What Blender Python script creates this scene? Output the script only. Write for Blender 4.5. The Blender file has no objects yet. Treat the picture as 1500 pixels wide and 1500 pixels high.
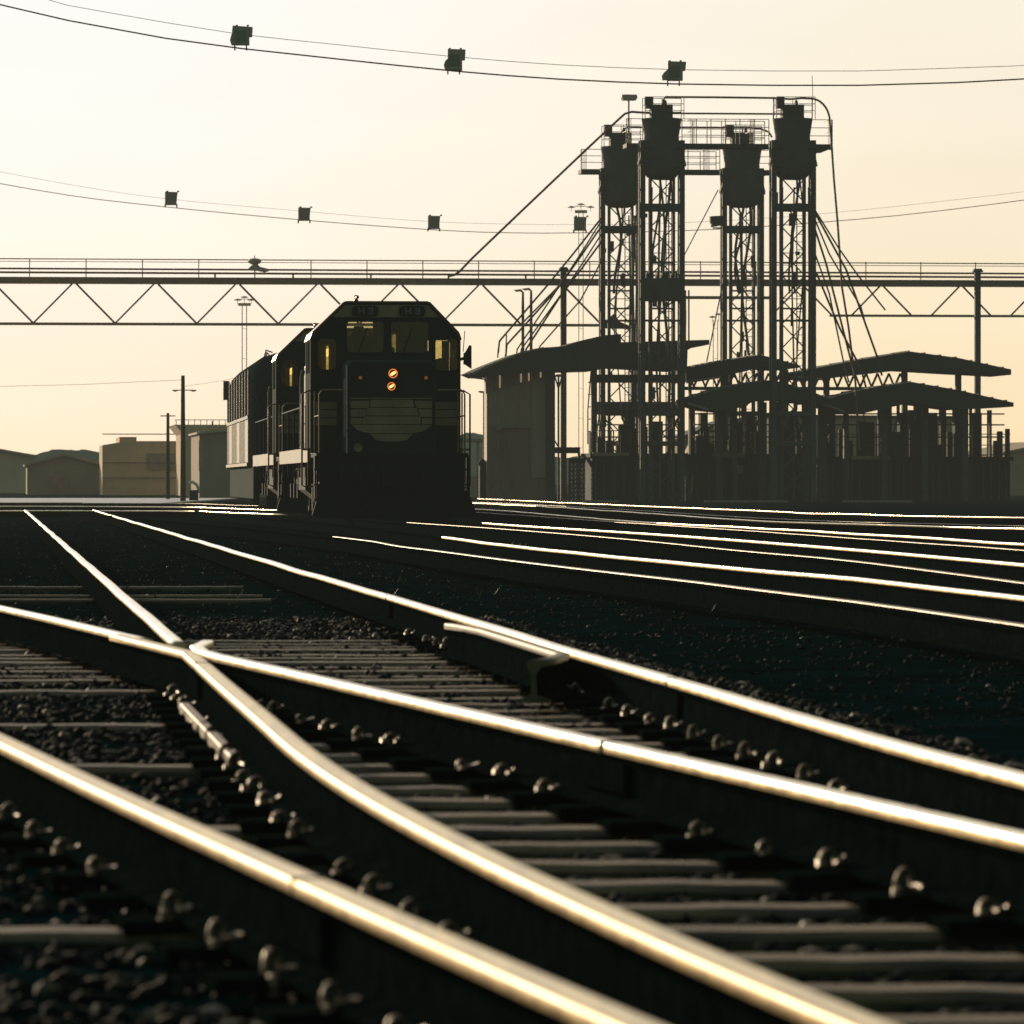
import bpy, math, random
from mathutils import Vector, Matrix
from mathutils.geometry import tessellate_polygon
R = math.radians
random.seed(7)
S = bpy.context.scene
COL = S.collection
F, CX, HY, CAMZ = 8000.0, 750.0, 703.0, 0.88     # focal length in px of the 1500 px frame, centre, horizon row, eye height
RT = 0.18                                         # rail top above the ground

def at(px, py, Y):
    return Vector(((px - CX) / F * Y, Y, CAMZ + (HY - py) / F * Y))

# ------------------------------------------------------------------ materials
def mat(name, col, rough=0.8, metal=0.0, spec=0.3, var=0.35, scale=6.0, bump=0.0, bscale=40.0, coord='Object', stretch=None, emit=None, dark=None, coat=0.0):
    m = bpy.data.materials.new(name); m.use_nodes = True
    nt = m.node_tree; N = nt.nodes; L = nt.links
    b = N['Principled BSDF']
    b.inputs['Roughness'].default_value = rough
    b.inputs['Metallic'].default_value = metal
    b.inputs['Specular IOR Level'].default_value = spec
    b.inputs['Coat Weight'].default_value = coat
    tc = N.new('ShaderNodeTexCoord'); mp = N.new('ShaderNodeMapping')
    L.new(tc.outputs[coord], mp.inputs[0])
    if stretch: mp.inputs['Scale'].default_value = stretch
    nz = N.new('ShaderNodeTexNoise'); nz.inputs['Scale'].default_value = scale; nz.inputs['Detail'].default_value = 6
    nz.inputs['Roughness'].default_value = 0.65
    L.new(mp.outputs[0], nz.inputs['Vector'])
    cr = N.new('ShaderNodeValToRGB')
    c = Vector(col); d = Vector(dark) if dark else c * (1 - var)
    hi = c * (1 + var)
    cr.color_ramp.elements[0].position = 0.32; cr.color_ramp.elements[0].color = (*d, 1)
    cr.color_ramp.elements[1].position = 0.68; cr.color_ramp.elements[1].color = (*hi, 1)
    L.new(nz.outputs['Fac'], cr.inputs[0]); L.new(cr.outputs[0], b.inputs['Base Color'])
    mr = N.new('ShaderNodeMapRange'); mr.inputs['To Min'].default_value = max(0.03, rough - 0.12); mr.inputs['To Max'].default_value = min(1, rough + 0.12)
    L.new(nz.outputs['Fac'], mr.inputs['Value']); L.new(mr.outputs[0], b.inputs['Roughness'])
    if bump:
        n2 = N.new('ShaderNodeTexNoise'); n2.inputs['Scale'].default_value = bscale; n2.inputs['Detail'].default_value = 4
        L.new(mp.outputs[0], n2.inputs['Vector'])
        bp = N.new('ShaderNodeBump'); bp.inputs['Strength'].default_value = bump; bp.inputs['Distance'].default_value = 0.02
        L.new(n2.outputs['Fac'], bp.inputs['Height']); L.new(bp.outputs[0], b.inputs['Normal'])
    if emit:
        b.inputs['Emission Color'].default_value = (*emit[0], 1); b.inputs['Emission Strength'].default_value = emit[1]
    return m

def glass(name, tint, gloss=0.12, dirt=.4):
    m = bpy.data.materials.new(name); m.use_nodes = True
    nt = m.node_tree; N = nt.nodes; L = nt.links; N.remove(N['Principled BSDF'])
    t = N.new('ShaderNodeBsdfTransparent'); t.inputs[0].default_value = (*tint, 1)
    g = N.new('ShaderNodeBsdfGlossy'); g.inputs['Roughness'].default_value = 0.08; g.inputs[0].default_value = (.8, .8, .8, 1)
    df = N.new('ShaderNodeBsdfTranslucent'); df.inputs[0].default_value = (.5, .42, .22, 1)
    nz = N.new('ShaderNodeTexNoise'); nz.inputs['Scale'].default_value = 5; nz.inputs['Detail'].default_value = 5
    mr = N.new('ShaderNodeMapRange'); mr.inputs['From Min'].default_value = .35; mr.inputs['From Max'].default_value = .8
    mr.inputs['To Min'].default_value = dirt * .3; mr.inputs['To Max'].default_value = dirt
    L.new(nz.outputs['Fac'], mr.inputs['Value'])
    a = N.new('ShaderNodeMixShader'); a.inputs[0].default_value = gloss
    c = N.new('ShaderNodeMixShader')
    L.new(t.outputs[0], a.inputs[1]); L.new(g.outputs[0], a.inputs[2])
    L.new(mr.outputs[0], c.inputs[0]); L.new(a.outputs[0], c.inputs[1]); L.new(df.outputs[0], c.inputs[2])
    L.new(c.outputs[0], N['Material Output'].inputs[0])
    return m

M = {}
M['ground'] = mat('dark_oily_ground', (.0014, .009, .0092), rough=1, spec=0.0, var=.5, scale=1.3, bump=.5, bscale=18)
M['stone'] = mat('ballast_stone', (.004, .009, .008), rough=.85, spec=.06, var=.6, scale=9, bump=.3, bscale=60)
M['stone2'] = mat('glint_stone', (.13, .09, .045), rough=.65, spec=.35, var=.5, scale=9)  # paler stones stand in for glints among the dark ballast
M['sleeper'] = mat('weathered_sleeper', (.19, .13, .055), rough=.62, spec=.3, var=.55, scale=3.5, bump=.7, bscale=26, stretch=(.35, 5, 5), dark=(.012, .012, .01))
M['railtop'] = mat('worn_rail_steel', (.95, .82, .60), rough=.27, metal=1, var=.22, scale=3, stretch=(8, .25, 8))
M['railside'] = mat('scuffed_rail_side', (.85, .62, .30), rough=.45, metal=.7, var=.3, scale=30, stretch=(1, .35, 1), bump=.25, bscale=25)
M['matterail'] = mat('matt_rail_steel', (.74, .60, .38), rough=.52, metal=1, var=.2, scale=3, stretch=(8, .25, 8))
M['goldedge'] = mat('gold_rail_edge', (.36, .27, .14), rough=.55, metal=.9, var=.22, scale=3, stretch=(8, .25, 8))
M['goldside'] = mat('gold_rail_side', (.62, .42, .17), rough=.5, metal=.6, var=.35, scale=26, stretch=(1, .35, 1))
M['railweb'] = mat('rusted_rail_web', (.005, .009, .008), rough=1, spec=0, var=.5, scale=14)
M['dullrail'] = mat('dull_rail_steel', (.12, .078, .036), rough=.5, metal=.75, var=.35, scale=8)
M['clip'] = mat('steel_clip', (.20, .145, .085), rough=.5, metal=.5, var=.4, scale=20)
M['loco'] = mat('loco_dark_paint', (.009, .029, .026), rough=.55, spec=.12, var=.3, scale=1.6, bump=.12, bscale=3)
M['locomatt'] = mat('loco_matt_nose', (.009, .029, .026), rough=1, spec=0.02, var=.35, scale=1.6)
M['locored'] = mat('loco_roof_red', (.10, .022, .014), rough=.42, spec=.4, var=.3, scale=2)
M['cream'] = mat('faded_cream_paint', (.34, .22, .12), rough=.7, spec=.1, var=.25, scale=2.2)
M['creamlit'] = mat('lit_cream_paint', (.20, .155, .09), rough=.7, spec=.5, var=.3, scale=2.5)  # second cream, with light catching the loco sides put into its colour
M['under'] = mat('grimy_underframe', (.004, .015, .0135), rough=.9, spec=.15, var=.5, scale=5)
M['seal'] = mat('black_rubber', (.006, .008, .008), rough=.7, spec=.2)
M['number'] = mat('number_paint', (.19, .18, .15), rough=.6)
M['steel'] = mat('tower_steel', (.060, .072, .064), rough=.75, spec=.2, var=.35, scale=2)
M['bin'] = mat('sand_bin_steel', (.062, .078, .066), rough=.8, spec=.12, var=.35, scale=1.2)
M['pipe'] = mat('brown_pipe', (.22, .09, .05), rough=.55, spec=.3, var=.3, scale=2)
M['gantry'] = mat('gantry_steel', (.34, .19, .12), rough=.65, spec=.3, var=.3, scale=1.5)
M['yellowrail'] = mat('yellow_handrail', (.38, .25, .07), rough=.5, spec=.3, var=.2)
M['shed'] = mat('corrugated_shed', (.34, .22, .15), rough=.7, spec=.25, var=.3, scale=1.4, stretch=(1, 1, .15))
M['shedlight'] = mat('newer_sheet', (.42, .28, .18), rough=.65, spec=.3, var=.2, scale=1.4, stretch=(1, 1, .15))
M['roof'] = mat('canopy_roof', (.022, .040, .037), rough=.85, spec=.1, var=.3)
M['wall'] = mat('dark_boarding', (.004, .016, .015), rough=.85, spec=.12, var=.4, scale=1.5)
M['deck'] = mat('worn_deck_edge', (.30, .23, .15), rough=.6, spec=.3, var=.3)
M['concrete'] = mat('hazy_concrete', (.62, .45, .28), rough=.9, spec=.1, var=.15, scale=.5)  # distance haze is put into the colour by paling it
M['concrete2'] = mat('darker_concrete', (.36, .27, .17), rough=.9, spec=.1, var=.15, scale=.5)  # darker concrete, its colour also paled for haze
M['wood'] = mat('pole_timber', (.06, .045, .03), rough=.85, spec=.1, var=.3)
M['lampcase'] = mat('floodlight_case', (.55, .42, .30), rough=.6, spec=.3, var=.2)
M['lampglass'] = mat('lamp_glass', (.25, .22, .16), rough=.2, spec=.5, var=.1)
M['cable'] = mat('cable_sheath', (.45, .18, .10), rough=.6, spec=.2, var=.1)
M['hills'] = mat('hazed_scrub', (.42, .34, .22), rough=1, spec=0, var=.3, scale=.02)  # colour raised to stand in for haze over the hills
M['weed'] = mat('weed_leaf', (.07, .08, .03), rough=.6, spec=.2, var=.4, scale=10)
M['white'] = mat('white_paint', (.75, .70, .6), rough=.5, spec=.4, var=.15)
M['amber'] = mat('amber_lens', (.35, .12, .02), rough=.25, spec=.5, emit=((1, .35, .05), .12))
M['lit'] = mat('lit_headlamp', (.9, .5, .2), rough=.3, emit=((1, .20, .03), .75), var=.1)
M['hot'] = mat('lamp_filament', (1, .8, .5), rough=.3, emit=((1, .58, .20), 1.8), var=.05)
M['glass'] = glass('dusty_yellow_glass', (.98, .88, .52), .08)
M['glassdark'] = glass('dusty_windscreen', (.90, .84, .62), .10, .35)
M['glassgrimy'] = glass('grimy_side_glass', (.45, .38, .2), .08, .9)
M['skin'] = mat('cab_interior', (.02, .025, .022), rough=.8)

# ------------------------------------------------------------------ mesh builder
class MB:
    def __init__(s): s.v = []; s.f = []; s.m = []; s.sm = []; s.mi = 0
    def add(s, vs, fs, smooth=False, mi=None):
        o = len(s.v); s.v += [tuple(v) for v in vs]
        for f in fs:
            s.f.append(tuple(i + o for i in f)); s.m.append(s.mi if mi is None else mi); s.sm.append(smooth)
        return s
    def box(s, x0, x1, y0, y1, z0, z1, mat4=None, mi=None):
        vs = [Vector((x, y, z)) for z in (z0, z1) for y in (y0, y1) for x in (x0, x1)]
        if mat4: vs = [mat4 @ v for v in vs]
        return s.add(vs, [(0, 2, 3, 1), (4, 5, 7, 6), (0, 1, 5, 4), (2, 6, 7, 3), (0, 4, 6, 2), (1, 3, 7, 5)], mi=mi)
    def tube(s, pts, r, n=6, cap=True, smooth=True, mi=None, r2=None):
        pts = [Vector(p) for p in pts]; rings = []
        up0 = None
        for i, p in enumerate(pts):
            a = pts[max(i - 1, 0)]; b = pts[min(i + 1, len(pts) - 1)]
            t = (b - a).normalized()
            if up0 is None:
                up0 = Vector((0, 0, 1)) if abs(t.z) < .9 else Vector((1, 0, 0))
            x = t.cross(up0)
            if x.length < 1e-4: x = t.cross(Vector((0, 1, 0)))
            x.normalize(); y = x.cross(t).normalized(); up0 = y
            rr = r if r2 is None else r + (r2 - r) * i / (len(pts) - 1)
            rings.append([p + x * rr * math.cos(2 * math.pi * k / n + math.pi / n) + y * rr * math.sin(2 * math.pi * k / n + math.pi / n) for k in range(n)])
        vs = [v for g in rings for v in g]; fs = []
        for i in range(len(rings) - 1):
            for k in range(n):
                fs.append((i * n + k, i * n + (k + 1) % n, (i + 1) * n + (k + 1) % n, (i + 1) * n + k))
        s.add(vs, fs, smooth and n > 4, mi)
        if cap:
            s.add(rings[0], [tuple(range(n - 1, -1, -1))], mi=mi); s.add(rings[-1], [tuple(range(n))], mi=mi)
        return s
    def bar(s, a, b, w, mi=None): return s.tube([a, b], w * .7071, 4, True, False, mi)
    def prism(s, poly, y0, y1, mi=None):            # polygon in x,z pushed through y
        n = len(poly); vs = [(x, y0, z) for x, z in poly] + [(x, y1, z) for x, z in poly]
        tr = tessellate_polygon([[Vector((x, z, 0)) for x, z in poly]])
        fs = [t for t in tr] + [tuple(i + n for i in reversed(t)) for t in tr]
        fs += [(i, (i + 1) % n, (i + 1) % n + n, i + n) for i in range(n)]
        return s.add(vs, fs, mi=mi)
    def plate(s, outer, holes, y0, y1, mi=None):    # a sheet in x,z with openings
        loops = [outer] + holes
        tr = tessellate_polygon([[Vector((x, z, 0)) for x, z in lp] for lp in loops])
        flat = [p for lp in loops for p in lp]; n = len(flat)
        vs = [(x, y0, z) for x, z in flat] + [(x, y1, z) for x, z in flat]
        fs = [tuple(t) for t in tr] + [tuple(i + n for i in reversed(t)) for t in tr]
        o = 0
        for lp in loops:
            k = len(lp)
            fs += [(o + i, o + (i + 1) % k, o + (i + 1) % k + n, o + i + n) for i in range(k)]
            o += k
        return s.add(vs, fs, mi=mi)
    def lathe(s, prof, c=(0, 0, 0), n=20, axis='z', smooth=True, mi=None):
        vs = []; fs = []; c = Vector(c)
        for r, h in prof:
            for k in range(n):
                a = 2 * math.pi * k / n
                if axis == 'z': vs.append(c + Vector((r * math.cos(a), r * math.sin(a), h)))
                elif axis == 'y': vs.append(c + Vector((r * math.cos(a), h, r * math.sin(a))))
                else: vs.append(c + Vector((h, r * math.cos(a), r * math.sin(a))))
        for i in range(len(prof) - 1):
            for k in range(n):
                fs.append((i * n + k, i * n + (k + 1) % n, (i + 1) * n + (k + 1) % n, (i + 1) * n + k))
        return s.add(vs, fs, smooth, mi)
    def build(s, name, mats, parent=None, bevel=0):
        me = bpy.data.meshes.new(name); me.from_pydata(s.v, [], s.f)
        for m in (mats if isinstance(mats, (list, tuple)) else [mats]): me.materials.append(m)
        me.polygons.foreach_set('material_index', s.m); me.polygons.foreach_set('use_smooth', s.sm)
        me.update()
        import bmesh
        bm = bmesh.new(); bm.from_mesh(me); bmesh.ops.recalc_face_normals(bm, faces=bm.faces); bm.to_mesh(me); bm.free()
        o = bpy.data.objects.new(name, me); COL.objects.link(o)
        if parent: o.parent = parent
        if bevel:
            b = o.modifiers.new('bevel', 'BEVEL'); b.width = bevel; b.segments = 2; b.limit_method = 'ANGLE'
        return o

def thing(name, label, cat, loc=(0, 0, 0), rz=0, group=None):
    o = bpy.data.objects.new(name, None); COL.objects.link(o)
    o.location = loc; o.rotation_euler = (0, 0, rz)
    return tag(o, label, cat, group)
def tag(o, label, cat, group=None):
    o['label'] = label; o['category'] = cat
    if group: o['group'] = group
    return o
def struct(o): o['kind'] = 'structure'; return o
def dup(root, loc, rz, label=None, group=None):
    r = root.copy(); COL.objects.link(r); r.location = loc; r.rotation_euler = (0, 0, rz)
    if label: r['label'] = label
    if group: r['group'] = group
    for ch in list(root.children):
        c = ch.copy(); COL.objects.link(c); c.parent = r
        for g in ch.children:
            d = g.copy(); COL.objects.link(d); d.parent = c
    return r
def rrect(x0, x1, z0, z1, r, n=3):
    out = []
    for cx, cz, a0 in ((x1 - r, z1 - r, 0), (x0 + r, z1 - r, 90), (x0 + r, z0 + r, 180), (x1 - r, z0 + r, 270)):
        for k in range(n + 1):
            a = R(a0 + 90 * k / n); out.append((cx + r * math.cos(a), cz + r * math.sin(a)))
    return out

# ------------------------------------------------------------------ camera
cd = bpy.data.cameras.new('camera'); cam = bpy.data.objects.new('camera', cd); COL.objects.link(cam); S.camera = cam
cam.location = (0, 0, CAMZ); cam.rotation_euler = (math.pi / 2, 0, 0)
cd.sensor_width = 36; cd.lens = F / 1500 * 36; cd.clip_start = .5; cd.clip_end = 12000
cd.shift_y = -(750 - HY) / 1500
cd.dof.use_dof = True; cd.dof.focus_distance = 80; cd.dof.aperture_fstop = 11

# ------------------------------------------------------------------ sky and sun
SUN_AZ, SUN_EL = R(-24), R(10)
sd = Vector((math.sin(SUN_AZ) * math.cos(SUN_EL), math.cos(SUN_AZ) * math.cos(SUN_EL), math.sin(SUN_EL)))
w = bpy.data.worlds.new('World'); S.world = w; w.use_nodes = True
nt = w.node_tree; N = nt.nodes; L = nt.links; bg = N['Background']
sk = N.new('ShaderNodeTexSky'); sk.sky_type = 'NISHITA'; sk.sun_disc = False
sk.sun_elevation = SUN_EL; sk.sun_rotation = SUN_AZ; sk.dust_density = 3; sk.air_density = 1.2
tc = N.new('ShaderNodeTexCoord')
def math_(op, a, b=None, clamp=False):
    n = N.new('ShaderNodeMath'); n.operation = op; n.use_clamp = clamp
    for i, v in enumerate((a, b)):
        if v is None: continue
        if isinstance(v, (int, float)): n.inputs[i].default_value = v
        else: L.new(v, n.inputs[i])
    return n.outputs[0]
nrm = N.new('ShaderNodeVectorMath'); nrm.operation = 'NORMALIZE'; L.new(tc.outputs['Generated'], nrm.inputs[0])
sep = N.new('ShaderNodeSeparateXYZ'); L.new(nrm.outputs[0], sep.inputs[0])
dot = N.new('ShaderNodeVectorMath'); dot.operation = 'DOT_PRODUCT'; L.new(nrm.outputs[0], dot.inputs[0]); dot.inputs[1].default_value = sd
ramp = N.new('ShaderNodeValToRGB'); L.new(math_('MULTIPLY', sep.outputs['Z'], 6.0, True), ramp.inputs[0])
e = ramp.color_ramp.elements
e[0].position = 0; e[0].color = (.985, .76, .48, 1)
e[1].position = 1; e[1].color = (1, .97, .91, 1)
for p, c in ((.077, (.99, .81, .56, 1)), (.2, (.99, .855, .66, 1)), (.30, (.985, .885, .74, 1)), (.415, (.98, .91, .80, 1)), (.55, (.97, .92, .84, 1))):
    q = e.new(p); q.color = c
glow = N.new('ShaderNodeMapRange'); glow.interpolation_type = 'SMOOTHERSTEP'
glow.inputs['From Min'].default_value = .42; glow.inputs['From Max'].default_value = .82
L.new(dot.outputs['Value'], glow.inputs['Value'])
side = N.new('ShaderNodeMapRange'); side.inputs['From Min'].default_value = -.10; side.inputs['From Max'].default_value = .09
side.inputs['To Min'].default_value = 1.0; side.inputs['To Max'].default_value = .93
L.new(sep.outputs['X'], side.inputs['Value'])
hot = math_('ADD', math_('MULTIPLY', math_('POWER', math_('MAXIMUM', dot.outputs['Value'], 0), 90), .25), side.outputs[0])
cn = N.new('ShaderNodeTexNoise'); cn.inputs['Scale'].default_value = 7; cn.inputs['Detail'].default_value = 5
cm = N.new('ShaderNodeMapping'); cm.inputs['Scale'].default_value = (1, 1, 6); L.new(nrm.outputs[0], cm.inputs[0]); L.new(cm.outputs[0], cn.inputs['Vector'])
cr_ = N.new('ShaderNodeMapRange'); cr_.inputs['From Min'].default_value = .3; cr_.inputs['From Max'].default_value = .7; cr_.inputs['To Min'].default_value = .965; cr_.inputs['To Max'].default_value = 1.03
L.new(cn.outputs['Fac'], cr_.inputs['Value']); hot = math_('MULTIPLY', hot, cr_.outputs[0])
warm = N.new('ShaderNodeVectorMath'); warm.operation = 'SCALE'; L.new(ramp.outputs[0], warm.inputs[0])
L.new(math_('MULTIPLY', hot, 10.6), warm.inputs['Scale'])
tr = N.new('ShaderNodeMapRange'); tr.inputs['From Min'].default_value = -.065; tr.inputs['From Max'].default_value = .065
L.new(sep.outputs['X'], tr.inputs['Value'])
tx = N.new('ShaderNodeMix'); tx.data_type = 'RGBA'; tx.inputs['A'].default_value = (1.01, 1.03, 1.10, 1); tx.inputs['B'].default_value = (1.01, .98, .895, 1); L.new(tr.outputs[0], tx.inputs['Factor'])
tm = N.new('ShaderNodeVectorMath'); tm.operation = 'MULTIPLY'; L.new(warm.outputs[0], tm.inputs[0]); L.new(tx.outputs['Result'], tm.inputs[1]); warm = tm
dim = N.new('ShaderNodeVectorMath'); dim.operation = 'MULTIPLY'; L.new(sk.outputs[0], dim.inputs[0]); dim.inputs[1].default_value = (.44, .70, .58)
mixc = N.new('ShaderNodeMix'); mixc.data_type = 'RGBA'
L.new(glow.outputs[0], mixc.inputs['Factor']); L.new(dim.outputs[0], mixc.inputs['A']); L.new(warm.outputs[0], mixc.inputs['B'])
L.new(mixc.outputs['Result'], bg.inputs[0]); bg.inputs[1].default_value = .1
ld = bpy.data.lights.new('sun', 'SUN'); lo = bpy.data.objects.new('sun', ld); COL.objects.link(lo)
ld.energy = 4; ld.angle = R(.6); ld.color = (1, .80, .55)
lo.rotation_euler = sd.to_track_quat('Z', 'Y').to_euler(); lo.location = (-20, 60, 40)
S.view_settings.view_transform = 'Standard'; S.view_settings.look = 'None'; S.view_settings.exposure = 0

# haze: a body of thin dusty air over the whole yard
hz = MB().box(-900, 900, -60, 460, -3, 90).build('haze', [])
hm = bpy.data.materials.new('dusty_air'); hm.use_nodes = True; HN = hm.node_tree.nodes; HN.remove(HN['Principled BSDF'])
ab = HN.new('ShaderNodeVolumeAbsorption'); ab.inputs['Density'].default_value = .00011; ab.inputs['Color'].default_value = (0, 0, 0, 1)
em = HN.new('ShaderNodeEmission'); em.inputs[0].default_value = (.80, .78, .60, 1); em.inputs[1].default_value = .000128
ad = HN.new('ShaderNodeAddShader'); hm.node_tree.links.new(ab.outputs[0], ad.inputs[0]); hm.node_tree.links.new(em.outputs[0], ad.inputs[1])
hm.node_tree.links.new(ad.outputs[0], HN['Material Output'].inputs['Volume'])
hz.data.materials.append(hm); struct(hz)

# ------------------------------------------------------------------ rail lines (x as a function of distance)
def BX(z):      # curved closure rail, later parallel to the outer rail
    if z >= 15: return .813 - .0955 * z + .0
    return .813 - .0955 * z + .0052 * (15 - z) ** 2
def DX(z): return BX(z) + 1.607
def AX(z): return 1.52 - .196 * z + .0012 * max(0, 12 - z) ** 2
def CX_(z): return AX(z) + 1.607
def poly_from(pts):   # pts: (px,py) of the rail head -> list of (X,Y)
    out = []
    for px, py in pts:
        z = (CAMZ - RT) * F / (py - HY); out.append(((px - CX) / F * z, z))
    return out

# ------------------------------------------------------------------ ground
from mathutils import noise
def gz(x, y):
    return -.034 + .010 * noise.noise(Vector((x * 3.1, y * 2.2, 0))) + .016 * noise.noise(Vector((x * .5, y * .35, 3)))
ys = []
y = -40.0
while y < 6000:
    ys.append(y)
    y += 4 if y < 0 else (.16 if 4 < y < 34 else (.5 if y < 120 else (1 if y < 4 else y * .03)))
g = MB(); nx = 110; V = []
for y in ys:
    half = max(8, abs(y) * .16) if 0 < y < 600 else 60 + abs(y) * .6
    for i in range(nx + 1):
        t = i / nx * 2 - 1; x = half * (t * .55 + t ** 3 * .45)
        V.append((x, y, gz(x, y) if y > 0 else -.034))
Fc = [(j * (nx + 1) + i, j * (nx + 1) + i + 1, (j + 1) * (nx + 1) + i + 1, (j + 1) * (nx + 1) + i) for j in range(len(ys) - 1) for i in range(nx)]
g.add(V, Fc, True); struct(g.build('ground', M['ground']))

# ballast: loose stones nobody could count
ico_v = []; ph = (1 + 5 ** .5) / 2
for a in (-1, 1):
    for b in (-ph, ph): ico_v += [Vector((0, a, b)), Vector((a, b, 0)), Vector((b, 0, a))]
ico_v = [v.normalized() for v in ico_v]
import bmesh
bm = bmesh.new()
for v in ico_v: bm.verts.new(v)
hull = bmesh.ops.convex_hull(bm, input=bm.verts)
bm.verts.index_update(); ICO = [v.co.copy() for v in bm.verts]; ICOF = [tuple(v.index for v in f.verts) for f in bm.faces]; bm.free()
def stones(name, n, y0, y1, xf, size, m, pal, sink=.35, label=''):
    s = MB(); rnd = random.Random(len(name) + n)
    k = 0
    while k < n:
        y = y0 + (y1 - y0) * rnd.random() ** 1.2; x = xf(rnd, y)
        if x is None: k += 1; continue
        if name == 'ballast' and y < 31 and rnd.random() < (.93 if y < 17 else .35) and min(abs((y - .03 * (x)) - q) for q in SLY if abs(q - y) < 1.2) < .105: continue
        r = size * (.55 + rnd.random() ** 2 * .9)
        sc = Vector((rnd.uniform(.7, 1.3), rnd.uniform(.7, 1.3), rnd.uniform(.5, .9))) * r
        rot = Matrix.Rotation(rnd.random() * 6.3, 3, 'Z') @ Matrix.Rotation(rnd.uniform(-.6, .6), 3, 'X')
        c = Vector((x, y, gz(x, y) + sc.z * sink))
        vs = [rot @ Vector((v.x * sc.x, v.y * sc.y, v.z * sc.z)) * rnd.uniform(.78, 1.15) + c for v in ICO]
        s.add(vs, ICOF, False, 1 if rnd.random() < pal else 0); k += 1
    o = s.build(name, [M['stone'], M['stone2']]); o['kind'] = 'stuff'; o['label'] = label; o['category'] = 'gravel'; return o
SLY = [4.6 + .615 * i for i in range(60)]
def near_x(rnd, y):
    half = y * .098 + .5; return rnd.uniform(-half, min(half, DX(y) + .9))
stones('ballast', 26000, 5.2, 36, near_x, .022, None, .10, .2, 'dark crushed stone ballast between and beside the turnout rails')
def far_x(rnd, y):
    half = y * .1; return rnd.uniform(-half, half)
stones('scattered_gravel', 12000, 20, 120, far_x, .0135, None, .035, .3, 'scattered small stones on the dark oily yard ground')

# ------------------------------------------------------------------ sleepers
RZ = .0955
def sleeper_mesh(seed, length):
    rnd = random.Random(seed); s = MB(); n = 26; hw = .075
    rows = []
    for i in range(n + 1):
        x = length * (i / n - .5)
        a = hw + rnd.uniform(-.006, .006); b = hw + rnd.uniform(-.006, .006)
        t = rnd.uniform(-.002, .002)
        rows.append([(x, -a, -.14), (x, -a, -.012 + t), (x, -a + .018, .004 + t), (x, b - .018, .005 + t), (x, b, -.012), (x, b, -.14)])
    vs = [v for r_ in rows for v in r_]
    fs = [(i * 6 + k, i * 6 + k + 1, (i + 1) * 6 + k + 1, (i + 1) * 6 + k) for i in range(n) for k in range(5)]
    fs += [(0, 1, 2, 3, 4, 5), tuple(n * 6 + k for k in range(6))]
    s.add(vs, fs); return s
protos = []
SL = []
y = 4.6; i = 0
while y < 31:
    SL.append(y)
    y += .615
SL += [40.3, 41.6, 44.8]
sl_ord = ['nearest', 'second', 'third', 'fourth', 'fifth', 'sixth', 'seventh', 'eighth', 'ninth', 'tenth']
for i, y in enumerate(SL):
    xl = min(AX(y), BX(y)) - .55 if y < 26 else CX_(y) - .3 - 1.6; xr = DX(y) + .55
    if y < 24: xl = BX(y) - (.16 if i % 5 else .9)
    if y > 32: xl = BX(y) - 2.4; xr = DX(y) - .35
    mid = (xl + xr) / 2
    o = sleeper_mesh(i, xr - xl).build('railway_sleeper', M['sleeper'])
    jit = random.uniform(-.02, .02)
    o.location = (mid, y, ((-.004 if y < 19 else -.016) if y < 31 else .002) + random.uniform(-.006, .004)); o.rotation_euler = (random.uniform(-.015, .015), 0, .03 + jit * .4)
    tag(o, 'weathered dark sleeper set in ballast under the turnout rails', 'sleeper', 'sleepers under the turnout')

# ------------------------------------------------------------------ rails
PROF = [(-.07, .020), (-.07, .030), (-.012, .048), (-.009, .125), (-.0265, .154), (-.0275, .174), (-.024, .1795), (-.017, .1815), (0, .182),
        (.017, .1815), (.024, .1795), (.0275, .174), (.0265, .154), (.009, .125), (.012, .048), (.07, .030), (.07, .020)]
PROF = [(x, z - .002) for x, z in PROF]
FM = [2, 2, 2, 2, 1, 3, 3, 0, 0, 3, 3, 1, 2, 2, 2, 2]
def smooth_path(pts, step):
    out = []
    n = len(pts)
    for i in range(n - 1):
        p0 = Vector(pts[max(i - 1, 0)]); p1 = Vector(pts[i]); p2 = Vector(pts[i + 1]); p3 = Vector(pts[min(i + 2, n - 1)])
        k = max(1, int((p2 - p1).length / step))
        for j in range(k):
            t = j / k
            out.append(.5 * ((2 * p1) + (p2 - p0) * t + (2 * p0 - 5 * p1 + 4 * p2 - p3) * t * t + (3 * p1 - p0 - 3 * p2 + p3) * t ** 3))
    out.append(Vector(pts[-1])); return out
def rail(label, pts, mats, wob=.0, head=1.0, group=None, name='rail', lift=0.0, dim=1e9):
    pts = [Vector((p[0], p[1])) for p in pts]
    vs = []; n = len(PROF)
    for i, p in enumerate(pts):
        t = (pts[min(i + 1, len(pts) - 1)] - pts[max(i - 1, 0)]).normalized(); nx_ = Vector((t.y, -t.x))
        w_ = wob * noise.noise(Vector((p.y * .28, len(label), 0))); wz = wob * .7 * noise.noise(Vector((p.y * .2, len(label), 5)))
        for x, z in PROF:
            q = p + nx_ * (x * head + w_); vs.append((q.x, q.y, z + wz + lift))
    fs = []; ms = []
    s = MB()
    for k in range(n - 1):
        s.add([], [])
        s.mi = FM[k]
        for i in range(len(pts) - 1):
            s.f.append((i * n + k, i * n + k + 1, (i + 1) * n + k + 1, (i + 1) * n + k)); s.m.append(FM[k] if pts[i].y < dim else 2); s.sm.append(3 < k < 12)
    s.v = vs
    s.f.append(tuple(range(n))); s.m.append(1); s.sm.append(False)
    s.f.append(tuple((len(pts) - 1) * n + k for k in range(n))); s.m.append(1); s.sm.append(False)
    o = s.build(name, mats); tag(o, label, 'rail', group); return o
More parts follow.
